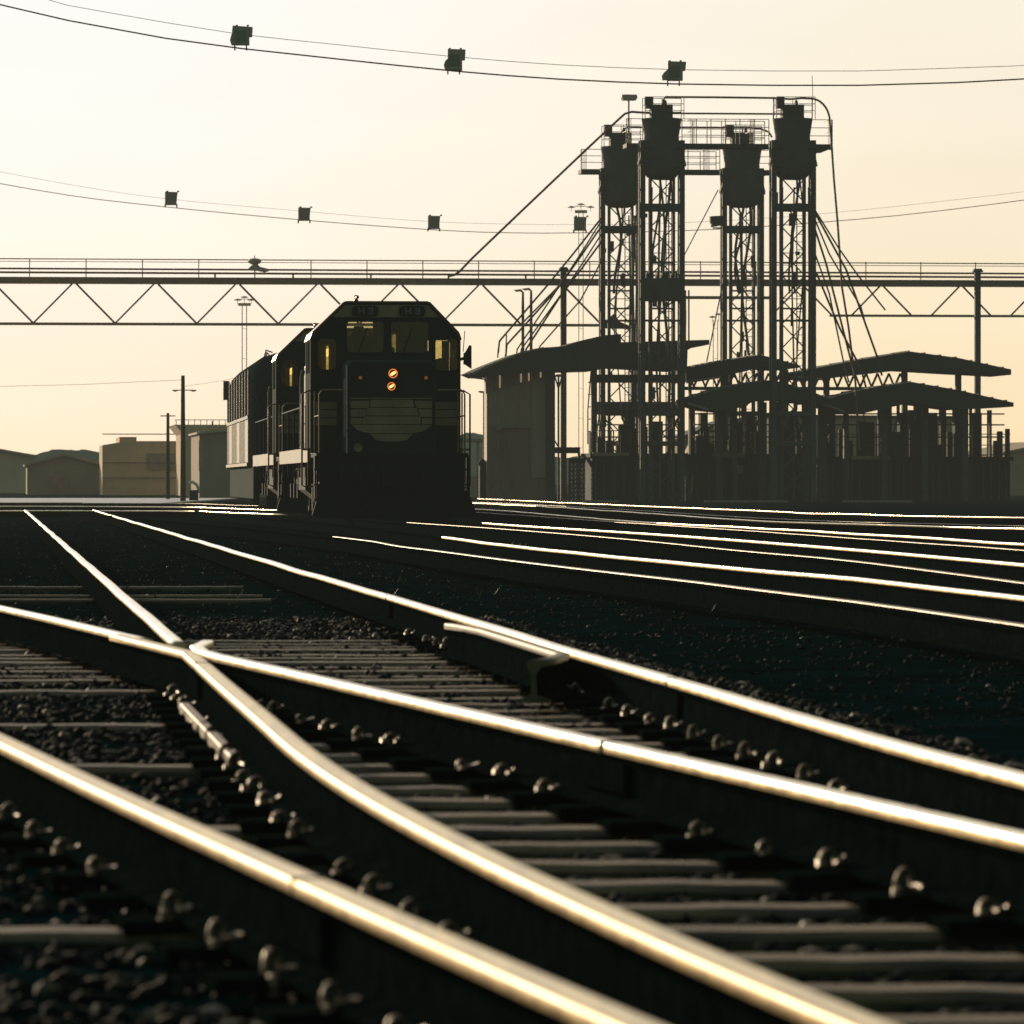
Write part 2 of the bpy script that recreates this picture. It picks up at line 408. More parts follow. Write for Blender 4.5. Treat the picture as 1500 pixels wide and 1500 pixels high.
RM = [M['railtop'], M['railside'], M['railweb'], M['railtop']]
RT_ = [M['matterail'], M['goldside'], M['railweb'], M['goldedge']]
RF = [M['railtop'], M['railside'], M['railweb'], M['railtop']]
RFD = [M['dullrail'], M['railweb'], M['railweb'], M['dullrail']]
M['guard'] = mat('dull_guard_steel', (.16, .12, .075), rough=.6, metal=.3, var=.35, scale=8)
RD = [M['guard'], M['guard'], M['railweb'], M['guard']]
def frange(a, b, s):
    out = []
    while a < b: out.append(a); a += s
    out.append(b); return out
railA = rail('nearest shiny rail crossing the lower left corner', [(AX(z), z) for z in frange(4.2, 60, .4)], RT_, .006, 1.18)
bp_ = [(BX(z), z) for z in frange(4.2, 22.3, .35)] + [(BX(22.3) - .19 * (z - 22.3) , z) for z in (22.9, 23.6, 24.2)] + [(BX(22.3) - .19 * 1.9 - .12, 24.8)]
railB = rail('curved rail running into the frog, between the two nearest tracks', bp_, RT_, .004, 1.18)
cp_ = [(CX_(z), z) for z in frange(4.2, 22.0, .35)]
xe = CX_(22.0)
cp_ += [(xe - .10, 22.6), (xe - .155, 23.2), (xe - .15, 23.9)]
railC = rail('brightest straight rail ending in a flared tip at the frog', cp_, RM, .003)
railD = rail('long outer rail sweeping from left edge to right edge', [(DX(z), z) for z in frange(4.2, 42, .4)] + [(DX(z), z) for z in frange(42.5, 128, 1.2)], RM, .012)
# frog vee beyond the crossing
nz_ = 23.55
BXn = lambda z: .813 - .0955 * z
vee = thing('frog_vee', 'pointed steel vee of the frog where two rails cross at the left', 'frog', (0, 0, 0))
o1 = rail('x', [(BXn(z), z) for z in frange(nz_, 60, .6)] + [(BXn(z), z) for z in frange(61, 128, 1.5)], RM, .01)
o2 = rail('x', [(CX_(z) - .02, z) for z in frange(nz_ + .5, 70, .6)], RM, .006)
for o, nm in ((o1, 'point_rail'), (o2, 'splice_rail')):
    del o['label']; del o['category']; o.name = nm; o.parent = vee
rail('second shiny rail beyond the frog, along the far left', [(AX(z) + .0, z) for z in frange(60.5, 75, 1)], RM)
gp = [(DX(z) - .125, z) for z in frange(21.9, 25.4, .3)]
guard = rail('short dull guard rail with a flared end beside the long outer rail', [(gp[0][0] - .12, 20.95), (gp[0][0] - .05, 21.35)] + gp + [(DX(25.9) - .15, 25.9), (DX(26.4) - .2, 26.4)], RD, name='guard_rail', lift=.008)
for z in (22.2, 23.4, 24.6):
    MB().box(DX(z) - .115, DX(z) - .01, z - .06, z + .06, .05, .12).build('spacer_block', M['railweb'], guard)

# baseplates and spring clips along the near rails, as parts of each rail
def clip_mesh():
    s = MB(); pts = []
    for k in range(11):
        a = math.pi * (1.18 * k / 10 - .1)
        pts.append((.084 + .017 * math.cos(a), -.006 + .010 * math.cos(a * 1.5), .034 + .020 * math.sin(a)))
    s.tube(pts, .0078, 8); s.tube([pts[-1], (.058, .02, .034), (.052, .045, .036)], .0075, 8); s.lathe([(0, .034), (.011, .034), (.012, .02), (.018, .019)], (.105, .035, 0), 6)
    me = s.build('rail_clip', M['clip']); d = me.data; bpy.data.objects.remove(me); return d
def plate_mesh():
    s = MB(); s.box(-.19, .19, -.085, .085, -.006, .0195)
    me = s.build('baseplate', M['railweb']); d = me.data; bpy.data.objects.remove(me); return d
CM, PM = clip_mesh(), plate_mesh()
def fasten(ro, fx, y0, y1, sides=(-1, 1)):
    for y in SL:
        if not y0 <= y <= y1: continue
        ang = math.atan2(-(fx(y + .3) - fx(y - .3)), .6)
        p = bpy.data.objects.new('baseplate', PM); COL.objects.link(p); p.parent = ro; p.location = (fx(y), y, 0); p.rotation_euler = (0, 0, ang)
        for sd_ in sides:
            if random.random() < .12: continue
            c = bpy.data.objects.new('rail_clip', CM); COL.objects.link(c); c.parent = ro
            c.location = (fx(y), y, 0); c.scale = (1, random.uniform(.8, 1.5), random.uniform(.8, 1.2)); c.rotation_euler = (random.uniform(-.22, .22), random.uniform(-.07, .07), random.uniform(-.25, .25) + ang + (math.pi if sd_ < 0 else 0))
fasten(railA, AX, 5, 14); fasten(railB, BX, 5, 22); fasten(railC, CX_, 5, 22); fasten(railD, DX, 5, 34)

for ro, fx, y_ in ((railA, AX, 9.6), (railB, BX, 20.9), (railC, CX_, 14.6), (railD, DX, 19.3), (railD, DX, 33.0)):
    ang = math.atan2(-(fx(y_ + .3) - fx(y_ - .3)), .6); tm_ = Matrix.Translation((fx(y_), y_, 0)) @ Matrix.Rotation(ang, 4, 'Z')
    MB().box(-.034, .034, -.004, .004, .150, .1822, tm_).build('joint_gap', M['seal'], ro)
    for sx in (-1, 1): MB().box(*sorted((.012 * sx, .032 * sx)), -.3, .3, .055, .135, tm_).build('fishplate', M['railweb'], ro)
# loose steel strips lying beside the rail feet
for a, b, wd, lab in (((270, 1032), (345, 1110), .035, 'rusty flat bar lying beside the curved rail at the left edge'),
                      ((600, 910), (640, 926), .07, 'short pale steel strip in the ballast, further from the guard rail'),
                      ((500, 876), (530, 888), .06, 'small pale steel strip beside the outer rail near mid left')):
    za = (CAMZ - .04) * F / (a[1] - HY); zb = (CAMZ - .04) * F / (b[1] - HY)
    A = Vector(((a[0] - CX) / F * za, za, .035)); Bv = Vector(((b[0] - CX) / F * zb, zb, .035))
    u = (Bv - A).normalized(); q = Matrix.Translation(A) @ u.to_track_quat('Y', 'Z').to_matrix().to_4x4()
    o = MB().box(-wd / 2, wd / 2, 0, (Bv - A).length, -.03, .012, q).build('steel_strip', M['dullrail'], bevel=.004); tag(o, lab, 'steel strip')

# the other tracks to the right (measured from their heads)
far_rails = [
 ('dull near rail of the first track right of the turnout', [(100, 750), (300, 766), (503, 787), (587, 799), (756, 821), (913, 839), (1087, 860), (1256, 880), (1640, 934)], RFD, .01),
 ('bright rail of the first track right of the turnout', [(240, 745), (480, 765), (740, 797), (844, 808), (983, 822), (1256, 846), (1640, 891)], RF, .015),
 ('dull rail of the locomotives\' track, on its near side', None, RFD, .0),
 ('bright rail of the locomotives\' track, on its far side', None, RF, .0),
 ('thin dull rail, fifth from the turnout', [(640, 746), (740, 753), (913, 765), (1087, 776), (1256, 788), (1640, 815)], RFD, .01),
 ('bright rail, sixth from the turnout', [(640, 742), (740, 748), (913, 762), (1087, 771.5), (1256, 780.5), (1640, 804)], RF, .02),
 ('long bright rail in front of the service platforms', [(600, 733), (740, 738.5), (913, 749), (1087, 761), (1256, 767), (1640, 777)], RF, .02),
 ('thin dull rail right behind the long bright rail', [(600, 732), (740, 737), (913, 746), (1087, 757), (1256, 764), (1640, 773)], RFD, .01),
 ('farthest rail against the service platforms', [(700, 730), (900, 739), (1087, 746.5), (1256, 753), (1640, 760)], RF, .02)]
# locomotive track: passes under the three units
LC = lambda y: (-2.405 - .079 * (y - 104))
def loco_track(off):
    out = []
    for y in (100, 118, 140, 165, 190): out.append((LC(y) + off, y))
    return out
near3 = poly_from([(1640, 871), (1256, 821.5), (1087, 806), (913, 788.5), (740, 774.5)])
near4 = poly_from([(1640, 838), (1256, 804), (983, 783), (740, 767.6)])
for lab, px, mts, wb in far_rails:
    if px: pts = poly_from(px)
    elif 'near side' in lab: pts = near3 + loco_track(-.80)
    else: pts = near4 + loco_track(.80)
    pts.sort(key=lambda p: p[1])
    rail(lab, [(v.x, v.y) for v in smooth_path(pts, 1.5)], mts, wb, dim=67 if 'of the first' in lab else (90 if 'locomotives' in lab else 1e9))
for k, (y0, lab) in enumerate(((742, 'upper pale rail at the far left beside the warehouse'), (737, 'thin rail at the far left, nearest the warehouse'), (748, 'lowest of the pale rails at the far left'))):
    pts = poly_from([(-60, y0 - 1), (120, y0 - 1), (242, y0), (330, y0 + 2), (420, y0 + 5)])
    pts.sort(key=lambda p: p[1]); rail(lab, [(v.x, v.y) for v in smooth_path(pts, 2)], RF if k != 1 else RFD, .02)

# ------------------------------------------------------------------ locomotives
def make_loco(label):
    t = thing('diesel_locomotive', label, 'locomotive')
    # cab
    out = [(-1.43, 1.22), (1.43, 1.22), (1.43, 3.40), (1.38, 3.50), (.84, 4.06), (.78, 4.08), (-.74, 4.08), (-.80, 4.06), (-1.38, 3.50), (-1.43, 3.40)]
    wl = rrect(-.74, -.04, 3.13, 3.71, .05); wr = rrect(.10, .82, 3.13, 3.71, .05)
    sl = rrect(-1.29, -.94, 2.80, 3.39, .09); sr = rrect(.95, 1.38, 2.79, 3.39, .07)
    b = MB(); b.plate(out, [wl, wr, sl, sr], 0, .07)
    b.plate(out, [rrect(-.72, -.12, 3.50, 3.92, .04), rrect(-1.275, -1.20, 2.80, 3.36, .03), rrect(-1.03, -.98, 2.80, 3.36, .02), rrect(.92, 1.38, 2.74, 3.42, .05)], 2.35, 2.41)
    for sx in (-1, 1):
        x0 = 1.43 * sx; xs = sorted((x0, x0 - .05 * sx))
        # side wall round its window
        b.box(*xs, .07, 2.35, 1.22, 2.75); b.box(*xs, .07, 2.35, 3.35, 3.40)
        b.box(*xs, .07, .45, 2.75, 3.35); b.box(*xs, 1.15, 1.35, 2.75, 3.35); b.box(*xs, 2.0, 2.35, 2.75, 3.35)
    b.build('cab', M['locomatt'], t)
    # roof sheet following the cab profile, a little proud
    rp = [(-1.45, 3.38), (-1.40, 3.515), (-.81, 4.085), (-.75, 4.105), (.79, 4.105), (.85, 4.085), (1.40, 3.515), (1.45, 3.38)]
    rf = MB(); n = len(rp); ins = [(x * .97, z - .035) for x, z in rp]
    vs = [(x, -.05, z) for x, z in rp] + [(x, 2.5, z) for x, z in rp] + [(x, -.05, z) for x, z in ins] + [(x, 2.5, z) for x, z in ins]
    fs = []
    for i in range(n - 1):
        fs += [(i, i + 1, n + i + 1, n + i), (2 * n + i, 3 * n + i, 3 * n + i + 1, 2 * n + i + 1), (i, 2 * n + i, 2 * n + i + 1, i + 1), (n + i, n + i + 1, 3 * n + i + 1, 3 * n + i)]
    fs += [(0, n, 3 * n, 2 * n), (n - 1, 3 * n - 1, 4 * n - 1, 2 * n - 1)]
    rf.add(vs, fs); rf.build('cab_roof', M['locored'], t)
    MB().box(-1.36, 1.36, .1, 2.3, 1.24, 1.5).build('cab_floor', M['skin'], t)
    # seat and controls silhouetted inside
    s = MB(); s.box(-.62, -.28, 1.2, 1.32, 2.6, 3.45); s.prism([(-.58, 3.45), (-.32, 3.45), (-.36, 3.66), (-.54, 3.66)], 1.21, 1.31); s.box(-.66, -.24, .8, 1.25, 2.55, 2.68); s.box(-.5, -.4, .95, 1.05, 1.5, 2.6)
    s.build('driver_seat', M['skin'], t)
    s = MB(); s.box(-.75, -.1, .25, .7, 1.5, 3.05); s.box(.9, 1.1, .4, .8, 1.5, 2.9); s.lathe([(0, 0), (.16, 0), (.17, .05), (.1, .13), (0, .16)], (1.08, .6, 2.88), 12); s.box(1.2, 1.34, 1.9, 2.0, 2.5, 3.4)
    s.build('control_stand', M['skin'], t)
    # glazing, each pane with a rubber surround
    for nm, r_, gm in (('windscreen', (-.74, -.04, 3.13, 3.71), 'glassdark'), ('windscreen', (.10, .82, 3.13, 3.71), 'glassdark'), ('front_window', (-1.29, -.94, 2.80, 3.39), 'glass'), ('front_window', (.95, 1.38, 2.79, 3.39), 'glass')):
        p = MB().prism(rrect(*r_, .05), .03, .038).build(nm, M[gm], t)
        o_ = rrect(r_[0] - .03, r_[1] + .03, r_[2] - .03, r_[3] + .03, .08); MB().plate(o_, [rrect(*r_, .06)], -.016, .012).build('seal', M['seal'], p)
    bl = MB(); bl.box(.10, .82, .3, .32, 3.1, 3.72); bl.build('sun_blind', M['skin'], t)
    for sx in (-1, 1):
        for y0, y1 in ((.45, 1.15), (1.35, 2.0)):
            MB().box(*sorted((1.40 * sx, 1.395 * sx)), y0, y1, 2.75, 3.35).build('side_window', M['glassgrimy'], t)
    for x0 in (-.55, .3):
        s = MB(); s.tube([(x0, -.03, 3.08), (x0 + .12, -.04, 3.35), (x0 + .2, -.035, 3.6)], .010, 5); s.build('wiper', M['seal'], t)
    # number band and boards
    band = MB().prism([(-1.02, 3.80), (1.02, 3.80), (.80, 4.03), (-.78, 4.03)], -.018, -.002).build('number_band', M['cream'], t)
    for cx in (-.39, .50):
        nb = MB().prism(rrect(cx - .25, cx + .25, 3.815, 4.015, .07), -.05, -.02).build('number_board', M['seal'], t)
        d = MB(); h = .062; cz = 3.915; T = .020
        def seg(xa, xb, za, zb): d.box(cx + xa, cx + xb, -.058, -.05, cz + za, cz + zb)
        seg(-.135, -.105, -h, h); seg(-.045, -.015, -h, h); seg(-.105, -.045, -.012, .012)
        seg(.125, .153, -h, h); seg(.05, .125, h - .026, h); seg(.065, .125, -.012, .012); seg(.05, .125, -h, -h + .026)
        d.build('number_lettering', M['number'], nb)
    # nose
    nw = .84
    def ring(y, w_, z1):
        return [(-w_, y, 1.2), (-w_, y, z1 - .10), (-w_ + .09, y, z1 - .01), (w_ - .09, y, z1 - .01), (w_, y, z1 - .10), (w_, y, 1.2)]
    ns = MB(); rs = [ring(-1.86, .76, 2.86), ring(-1.82, .82, 2.92), ring(-1.72, nw, 2.95), ring(0, nw, 2.99)]
    vs = [v for r_ in rs for v in r_]
    fs = [(i * 6 + k, i * 6 + (k + 1) % 6, (i + 1) * 6 + (k + 1) % 6, (i + 1) * 6 + k) for i in range(3) for k in range(6)] + [(5, 4, 3, 2, 1, 0)]
    ns.add(vs, fs); nose = ns.build('nose', M['locomatt'], t)
    MB().box(-.845, -.83, -1.5, -.8, 1.5, 2.6).build('nose_door', M['loco'], nose)
    # cream wing emblem: rows of bars with dark joints
    em_ = MB(); y0, y1 = -1.885, -1.862
    k = [2.20, 2.05, 1.89, 1.73, 1.56, 1.42]; gp_ = .013
    def bar4(xa0, xb0, xa1, xb1, zt, zb): em_.prism([(xa0, zt), (xb0, zt), (xb1, zb), (xa1, zb)], y0, y1)
    em_.box(-.76, .76, y0, y1, 2.215, 2.235)
    bar4(-.38, .40, -.40, .43, k[0], k[1] + gp_); bar4(-.44, .47, -.47, .52, k[1], k[2] + gp_); bar4(-.51, .55, -.56, .55, k[2], k[3] + gp_)
    bar4(-.76, -.40, -.76, -.43, k[0] - .02, k[1] - .01); bar4(-.76, -.45, -.76, -.49, k[1] - .03, k[2] - .01); bar4(-.76, -.53, -.76, -.57, k[2] - .03, k[3] + gp_)
    bar4(.43, .76, .48, .76, k[0] - .02, k[1] - .01); bar4(.50, .76, .54, .76, k[1] - .03, k[2] - .01); bar4(.57, .76, .57, .76, k[2] - .03, k[3] + gp_)
    em_.prism([(-.74, k[3]), (.76, k[3]), (.62, k[4] + .06), (.42, k[4] + gp_), (-.42, k[4] + gp_), (-.62, k[4] + .06)], y0, y1)
    em_.prism([(-.40, k[4]), (.40, k[4]), (.30, k[5] + .03), (.16, k[5]), (-.16, k[5]), (-.30, k[5] + .03)], y0, y1)
    em_.build('wing_emblem', M['cream'], nose)
    for xa, xb in ((-1.38, -.93), (.93, 1.41)):
        for i in range(3): MB().box(xa, xb, -.02, -.003, k[3] + .155 * i + .01, k[3] + .155 * i + .145).build('cab_stripe', M['cream'], t)
    # lamps
    for x, z, r_ in ((.03, 2.69, .088), (.0, 2.45, .078)):
        h_ = MB().lathe([(r_ * .2, -.03), (r_, -.03), (r_ + .018, -.045), (r_ + .022, 0), (r_ + .022, .03)], (x, -1.88, z), 20, 'y').build('headlight', M['seal'], nose)
        s = MB().lathe([(0, .012), (r_ * .6, .004), (r_, -.018)], (x, -1.905, z), 20, 'y'); s.build('lens', M['lit'], h_)
        s = MB(); rot = Matrix.Translation((x, -1.93, z)) @ Matrix.Rotation(R(-32), 4, 'Y')
        s.add([rot @ Vector((r_ * .72 * math.cos(a * .5236), 0, r_ * .34 * math.sin(a * .5236))) for a in range(12)], [tuple(range(12))]); s.build('filament', M['hot'], h_)
    for x in (-.58, .65):
        h_ = MB().lathe([(.0, -.02), (.03, -.02), (.05, -.045), (.055, 0)], (x, -1.87, 2.61), 14, 'y').build('marker_light', M['seal'], nose)
        MB().lathe([(0, -.036), (.03, -.03), (.036, -.02)], (x, -1.87, 2.61), 12, 'y').build('lens', M['amber'], h_)
    MB().lathe([(0, -.03), (.06, -.03), (.08, -.05), (.085, 0)], (-.62, -1.87, 1.30), 16, 'y').build('ditch_light', M['cream'], nose)
    # long hood, stepped, with doors and radiator
    hd = MB(); ho = [(-.92, 1.25), (.92, 1.25), (.92, 3.15), (.80, 3.36), (.5, 3.44), (-.5, 3.44), (-.80, 3.36), (-.92, 3.15)]
    hd.prism(ho, 2.45, 15.4); h_ = hd.build('long_hood', M['loco'], t)
    s = MB()
    for i in range(16):
        for sx in (-1, 1): s.box(*sorted((.921 * sx, .945 * sx)), 2.8 + i * .76, 3.44 + i * .76, 1.5, 2.95)
    s.build('hood_door', M['loco'], h_)
    s = MB(); s.box(-.6, .6, 4, 6, 3.44, 3.5); s.lathe([(.45, 0), (.5, .1), (.42, .11)], (0, 9, 3.43), 18); s.lathe([(.45, 0), (.5, .1), (.42, .11)], (0, 11.4, 3.43), 18); s.build('roof_fan', M['loco'], h_)
    # walkway, cream sill, stanchions
    MB().box(-1.42, 1.42, -2.25, 16.2, 1.12, 1.20).build('walkway', M['under'], t)
    for sx in (-1, 1):
        MB().box(*sorted((1.425 * sx, 1.455 * sx)), .25, 15.6, 1.04, 1.31).build('side_sill', M['creamlit'], t)
    for sx in (-1, 1):
        s = MB(); s.tube([(1.49 * sx, 2.7, 1.35), (1.49 * sx, 2.7, 2.70), (1.46 * sx, 2.8, 2.82)], .045, 8); s.box(*sorted((1.46 * sx, 1.52 * sx)), 2.55, 2.85, 1.32, 2.2); s.build('door_handrail', M['creamlit'], t)
        s = MB()
        for i in range(5):
            y_ = 3.4 + i * 3.0; s.tube([(1.38 * sx, y_, .75), (1.38 * sx, y_, 2.15)], .018, 6)
        s.tube([(1.38 * sx, 2.9, 2.15), (1.38 * sx, 16, 2.15)], .018, 6); s.build('walkway_rail', M['under'], t)
        s = MB(); x = 1.36 * sx
        s.tube([(x, -2.1, .66), (x, -2.1, 2.30), (x - .06 * sx, -2.1, 2.38), (.86 * sx, -2.0, 2.38)], .016, 6)
        s.tube([(x, -.2, .6), (x, -.2, 2.38)], .016, 6); s.tube([(x, -2.1, 1.9), (x, -.2, 1.9)], .014, 6); s.build('front_handrail', M['cream'], t)
        s = MB(); xo = 1.60 * sx; xi = 1.47 * sx
        s.tube([(1.43 * sx, -.1, 2.38), (xi, -.12, 2.40), (xo, -.12, 2.33), (xo, -.12, .60), (xi, -.12, .54), (1.40 * sx, -.1, .58)], .019, 6)
        s.tube([(xi, .2, 2.36), (xi, .2, .60)], .016, 6); s.box(*sorted((1.40 * sx, xo)), -.13, -.09, 1.26, 1.30); s.build('step_handrail', M['pipe'], t)
        MB().box(*sorted((1.42 * sx, 1.45 * sx)), -2.2, -1.8, .3, 1.15).build('step_side', M['under'], t)
        for z in (.32, .60, .88): MB().box(*sorted((1.02 * sx, 1.46 * sx)), -2.15, -1.85, z, z + .03).build('step', M['under'], t)
    s = MB(); s.tube([(1.43, .1, 3.0), (1.50, .05, 3.02)], .03, 6); s.prism([(1.49, 2.90), (1.52, 2.90), (1.64, 2.82), (1.64, 3.26), (1.60, 3.27), (1.52, 3.13), (1.49, 3.12)], .0, .12); s.build('mirror', M['under'], t)
    s = MB(); s.tube([(1.50, .3, 3.15), (1.53, .3, 3.55)], .008, 5); s.build('aerial', M['cream'], t)
    s = MB(); s.lathe([(.06, 0), (.035, .04), (.035, .09), (.05, .12), (0, .13)], (-.55, .3, 4.1), 10); s.tube([(-.55, .3, 4.17), (-.53, .1, 4.18)], .03, 8); s.build('horn', M['locored'], t)
    # frame, pilot, coupler
    s = MB(); s.box(-1.35, 1.35, -2.2, -2.0, .35, 1.12); s.prism([(-1.50, .04), (-1.30, -.02), (1.30, -.02), (1.58, .04), (1.40, .50), (-1.36, .50)], -2.32, -2.16); s.build('pilot', M['under'], t)
    s = MB(); s.box(-.12, .12, -2.7, -2.1, .62, .86); s.box(-.2, .16, -2.95, -2.65, .58, .92); s.build('coupler', M['under'], t)
    for x in (-.95, -.6, .55, .9):
        MB().tube([(x, -2.2, .85), (x, -2.45, .8), (x + .02, -2.5, .5), (x + .1, -2.42, .36)], .025, 6).build('air_hose', M['under'], t)
    s = MB(); s.box(-1.1, 1.1, -2, 16.1, .85, 1.12); s.build('underframe', M['under'], t)
    s = MB(); s.prism([(-1.3, .95), (-1.3, .5), (-1.0, .28), (1.0, .28), (1.3, .5), (1.3, .95)], 5.6, 9.0); s.build('fuel_tank', M['under'], t)
    for yc in (1.6, 12.6):
        bg_ = MB()
        for sx in (-1, 1):
            bg_.box(*sorted((.98 * sx, 1.12 * sx)), yc - 2.3, yc + 2.3, .45, .72)
            for dy in (-1.8, 0, 1.8): bg_.box(*sorted((1.12 * sx, 1.26 * sx)), yc + dy - .16, yc + dy + .16, .32, .62); bg_.lathe([(.1, -.18), (.12, 0), (.1, .18)], (1.05 * sx, yc + dy + .5, .75), 8)
        bo = bg_.build('bogie', M['under'], t)
        for dy in (-1.8, 0, 1.8):
            wh = MB()
            for sx in (-1, 1): wh.lathe([(0, .735 * sx), (.42, .735 * sx), (.47, .745 * sx), (.50, .76 * sx), (.50, .86 * sx), (.44, .87 * sx), (.40, .84 * sx), (0, .86 * sx)], (0, yc + dy, .50), 22, 'x')
            wh.tube([(-.8, yc + dy, .5), (.8, yc + dy, .5)], .08, 8); wh.build('wheelset', M['under'], bo)
    return t
l1 = make_loco('leading dark diesel locomotive with lit headlights and H3 number boards')
def place_loco(o, y): o.location = (LC(y), y, RT); o.rotation_euler = (0, 0, .079)
place_loco(l1, 104)
l2 = dup(l1, (LC(122.4), 122.4, RT), .079, 'second dark diesel locomotive, coupled right behind the leading one')
l2['group'] = l1['group'] = 'hood unit locomotives coupled together'
for ch in list(l2.children):     # only the leading unit has its headlights burning
    for g_ in list(ch.children): pass

# third unit: full width body
t3 = thing('carbody_locomotive', 'rearmost full-width locomotive with pale panelled side at the left', 'locomotive', (LC(140), 140, RT), .079)
prof = [(-1.45, 1.05), (-1.47, 2.2), (-1.45, 3.3), (-1.36, 3.62), (-1.12, 3.86), (-.6, 4.02), (0, 4.06), (.6, 4.02), (1.12, 3.86), (1.36, 3.62), (1.45, 3.3), (1.47, 2.2), (1.45, 1.05)]
s = MB(); rings = []
for y_, k_, dz in ((-1.1, .55, -.9), (-.8, .80, -.45), (-.35, .94, -.12), (.1, .99, -.02), (.6, 1, 0), (21.0, 1, 0)):
    rings.append([(x * k_, y_, 1.05 + (z - 1.05) * (1 + dz * .3)) for x, z in prof])
n = len(prof); vs = [v for r_ in rings for v in r_]
fs = [(i * n + k, i * n + k + 1, (i + 1) * n + k + 1, (i + 1) * n + k) for i in range(len(rings) - 1) for k in range(n - 1)] + [tuple(range(n)), tuple((len(rings) - 1) * n + k for k in range(n))]
s.add(vs, fs, True); body3 = s.build('body', mat('matt_dark_body', (.012, .020, .017), rough=1, spec=0, var=.3), t3)
M['panel'] = mat('pale_side_panel', (.16, .13, .085), rough=.85, spec=.1, var=.6, scale=.8)  # matt; the reflection along the side is put into the pale colour
M['louvre'] = mat('louvre_side_panel', (.030, .028, .022), rough=1, spec=0, var=.5, scale=1.4, stretch=(1, 1, .2))
for i in range(8):
    y_ = 1.2 + i * 2.5
    MB().box(-1.484, -1.46, y_, y_ + .3, 1.1, 3.55).build('side_rib', M['loco'], t3)
    MB().box(-1.4815, -1.462, y_ + .31, y_ + 2.49, 1.16, 2.26).build('lower_panel', M['panel'] if i % 3 else M['creamlit'], t3)
    MB().box(-1.4815, -1.455, y_ + .31, y_ + 2.49, 2.38, 3.40).build('louvre_panel', M['louvre'], t3)
MB().box(-1.50, -1.46, 1.0, 21, 2.28, 2.36).build('belt_rail', M['loco'], t3)
MB().box(-1.52, -1.45, 1.0, 21, 1.06, 1.14).build('sole_bar', M['creamlit'], t3)
MB().box(-1.62, -1.45, 20.2, 21.0, 3.05, 3.6).build('cab_hood', M['pipe'], t3)
s = MB(); s.box(-1.3, 1.3, -.8, 21, .7, 1.05); s.build('underframe', M['under'], t3)
s = MB(); s.box(-1.40, -1.36, -.6, 21, .22, 1.05); s.build('skirt', M['locomatt'], t3)
for yc in (3.4, 16.8):
    bg_ = MB()
    for sx in (-1, 1):
        bg_.box(*sorted((.98 * sx, 1.2 * sx)), yc - 2.3, yc + 2.3, .35, .72)
    bo = bg_.build('bogie', M['under'], t3)
    for dy in (-1.8, 0, 1.8):
        wh = MB()
        for sx in (-1, 1): wh.lathe([(0, .735 * sx), (.42, .735 * sx), (.50, .76 * sx), (.50, .86 * sx), (0, .87 * sx)], (0, yc + dy, .50), 20, 'x')
        wh.build('wheelset', M['under'], bo)
s = MB()
for k_ in range(4): s.tube([(-1.0 + .1 * k_, 4 + 2.5 * k_, 3.88), (-.9 + .1 * k_, 4.8 + 2.5 * k_, 4.14), (-.7, 5.6 + 2.5 * k_, 4.10)], .02, 5)
s.build('roof_pipes', M['pipe'], t3)

# ------------------------------------------------------------------ local frames for the far yard
class Fr:      # local frame at distance Y, anchored at column px0; x right, y away, z up
    def __init__(s, px0, Y): s.px0 = px0; s.Y = Y; s.k = Y / F; s.loc = ((px0 - CX) * s.k, Y, 0)
    def x(s, px): return (px - s.px0) * s.k
    def z(s, py): return CAMZ + (HY - py) * s.k
    def p(s, px, py, d=0): return Vector((s.x(px), d, s.z(py)))
    def poly(s, pts): return [(s.x(a), s.z(b)) for a, b in pts]
YR = .0944

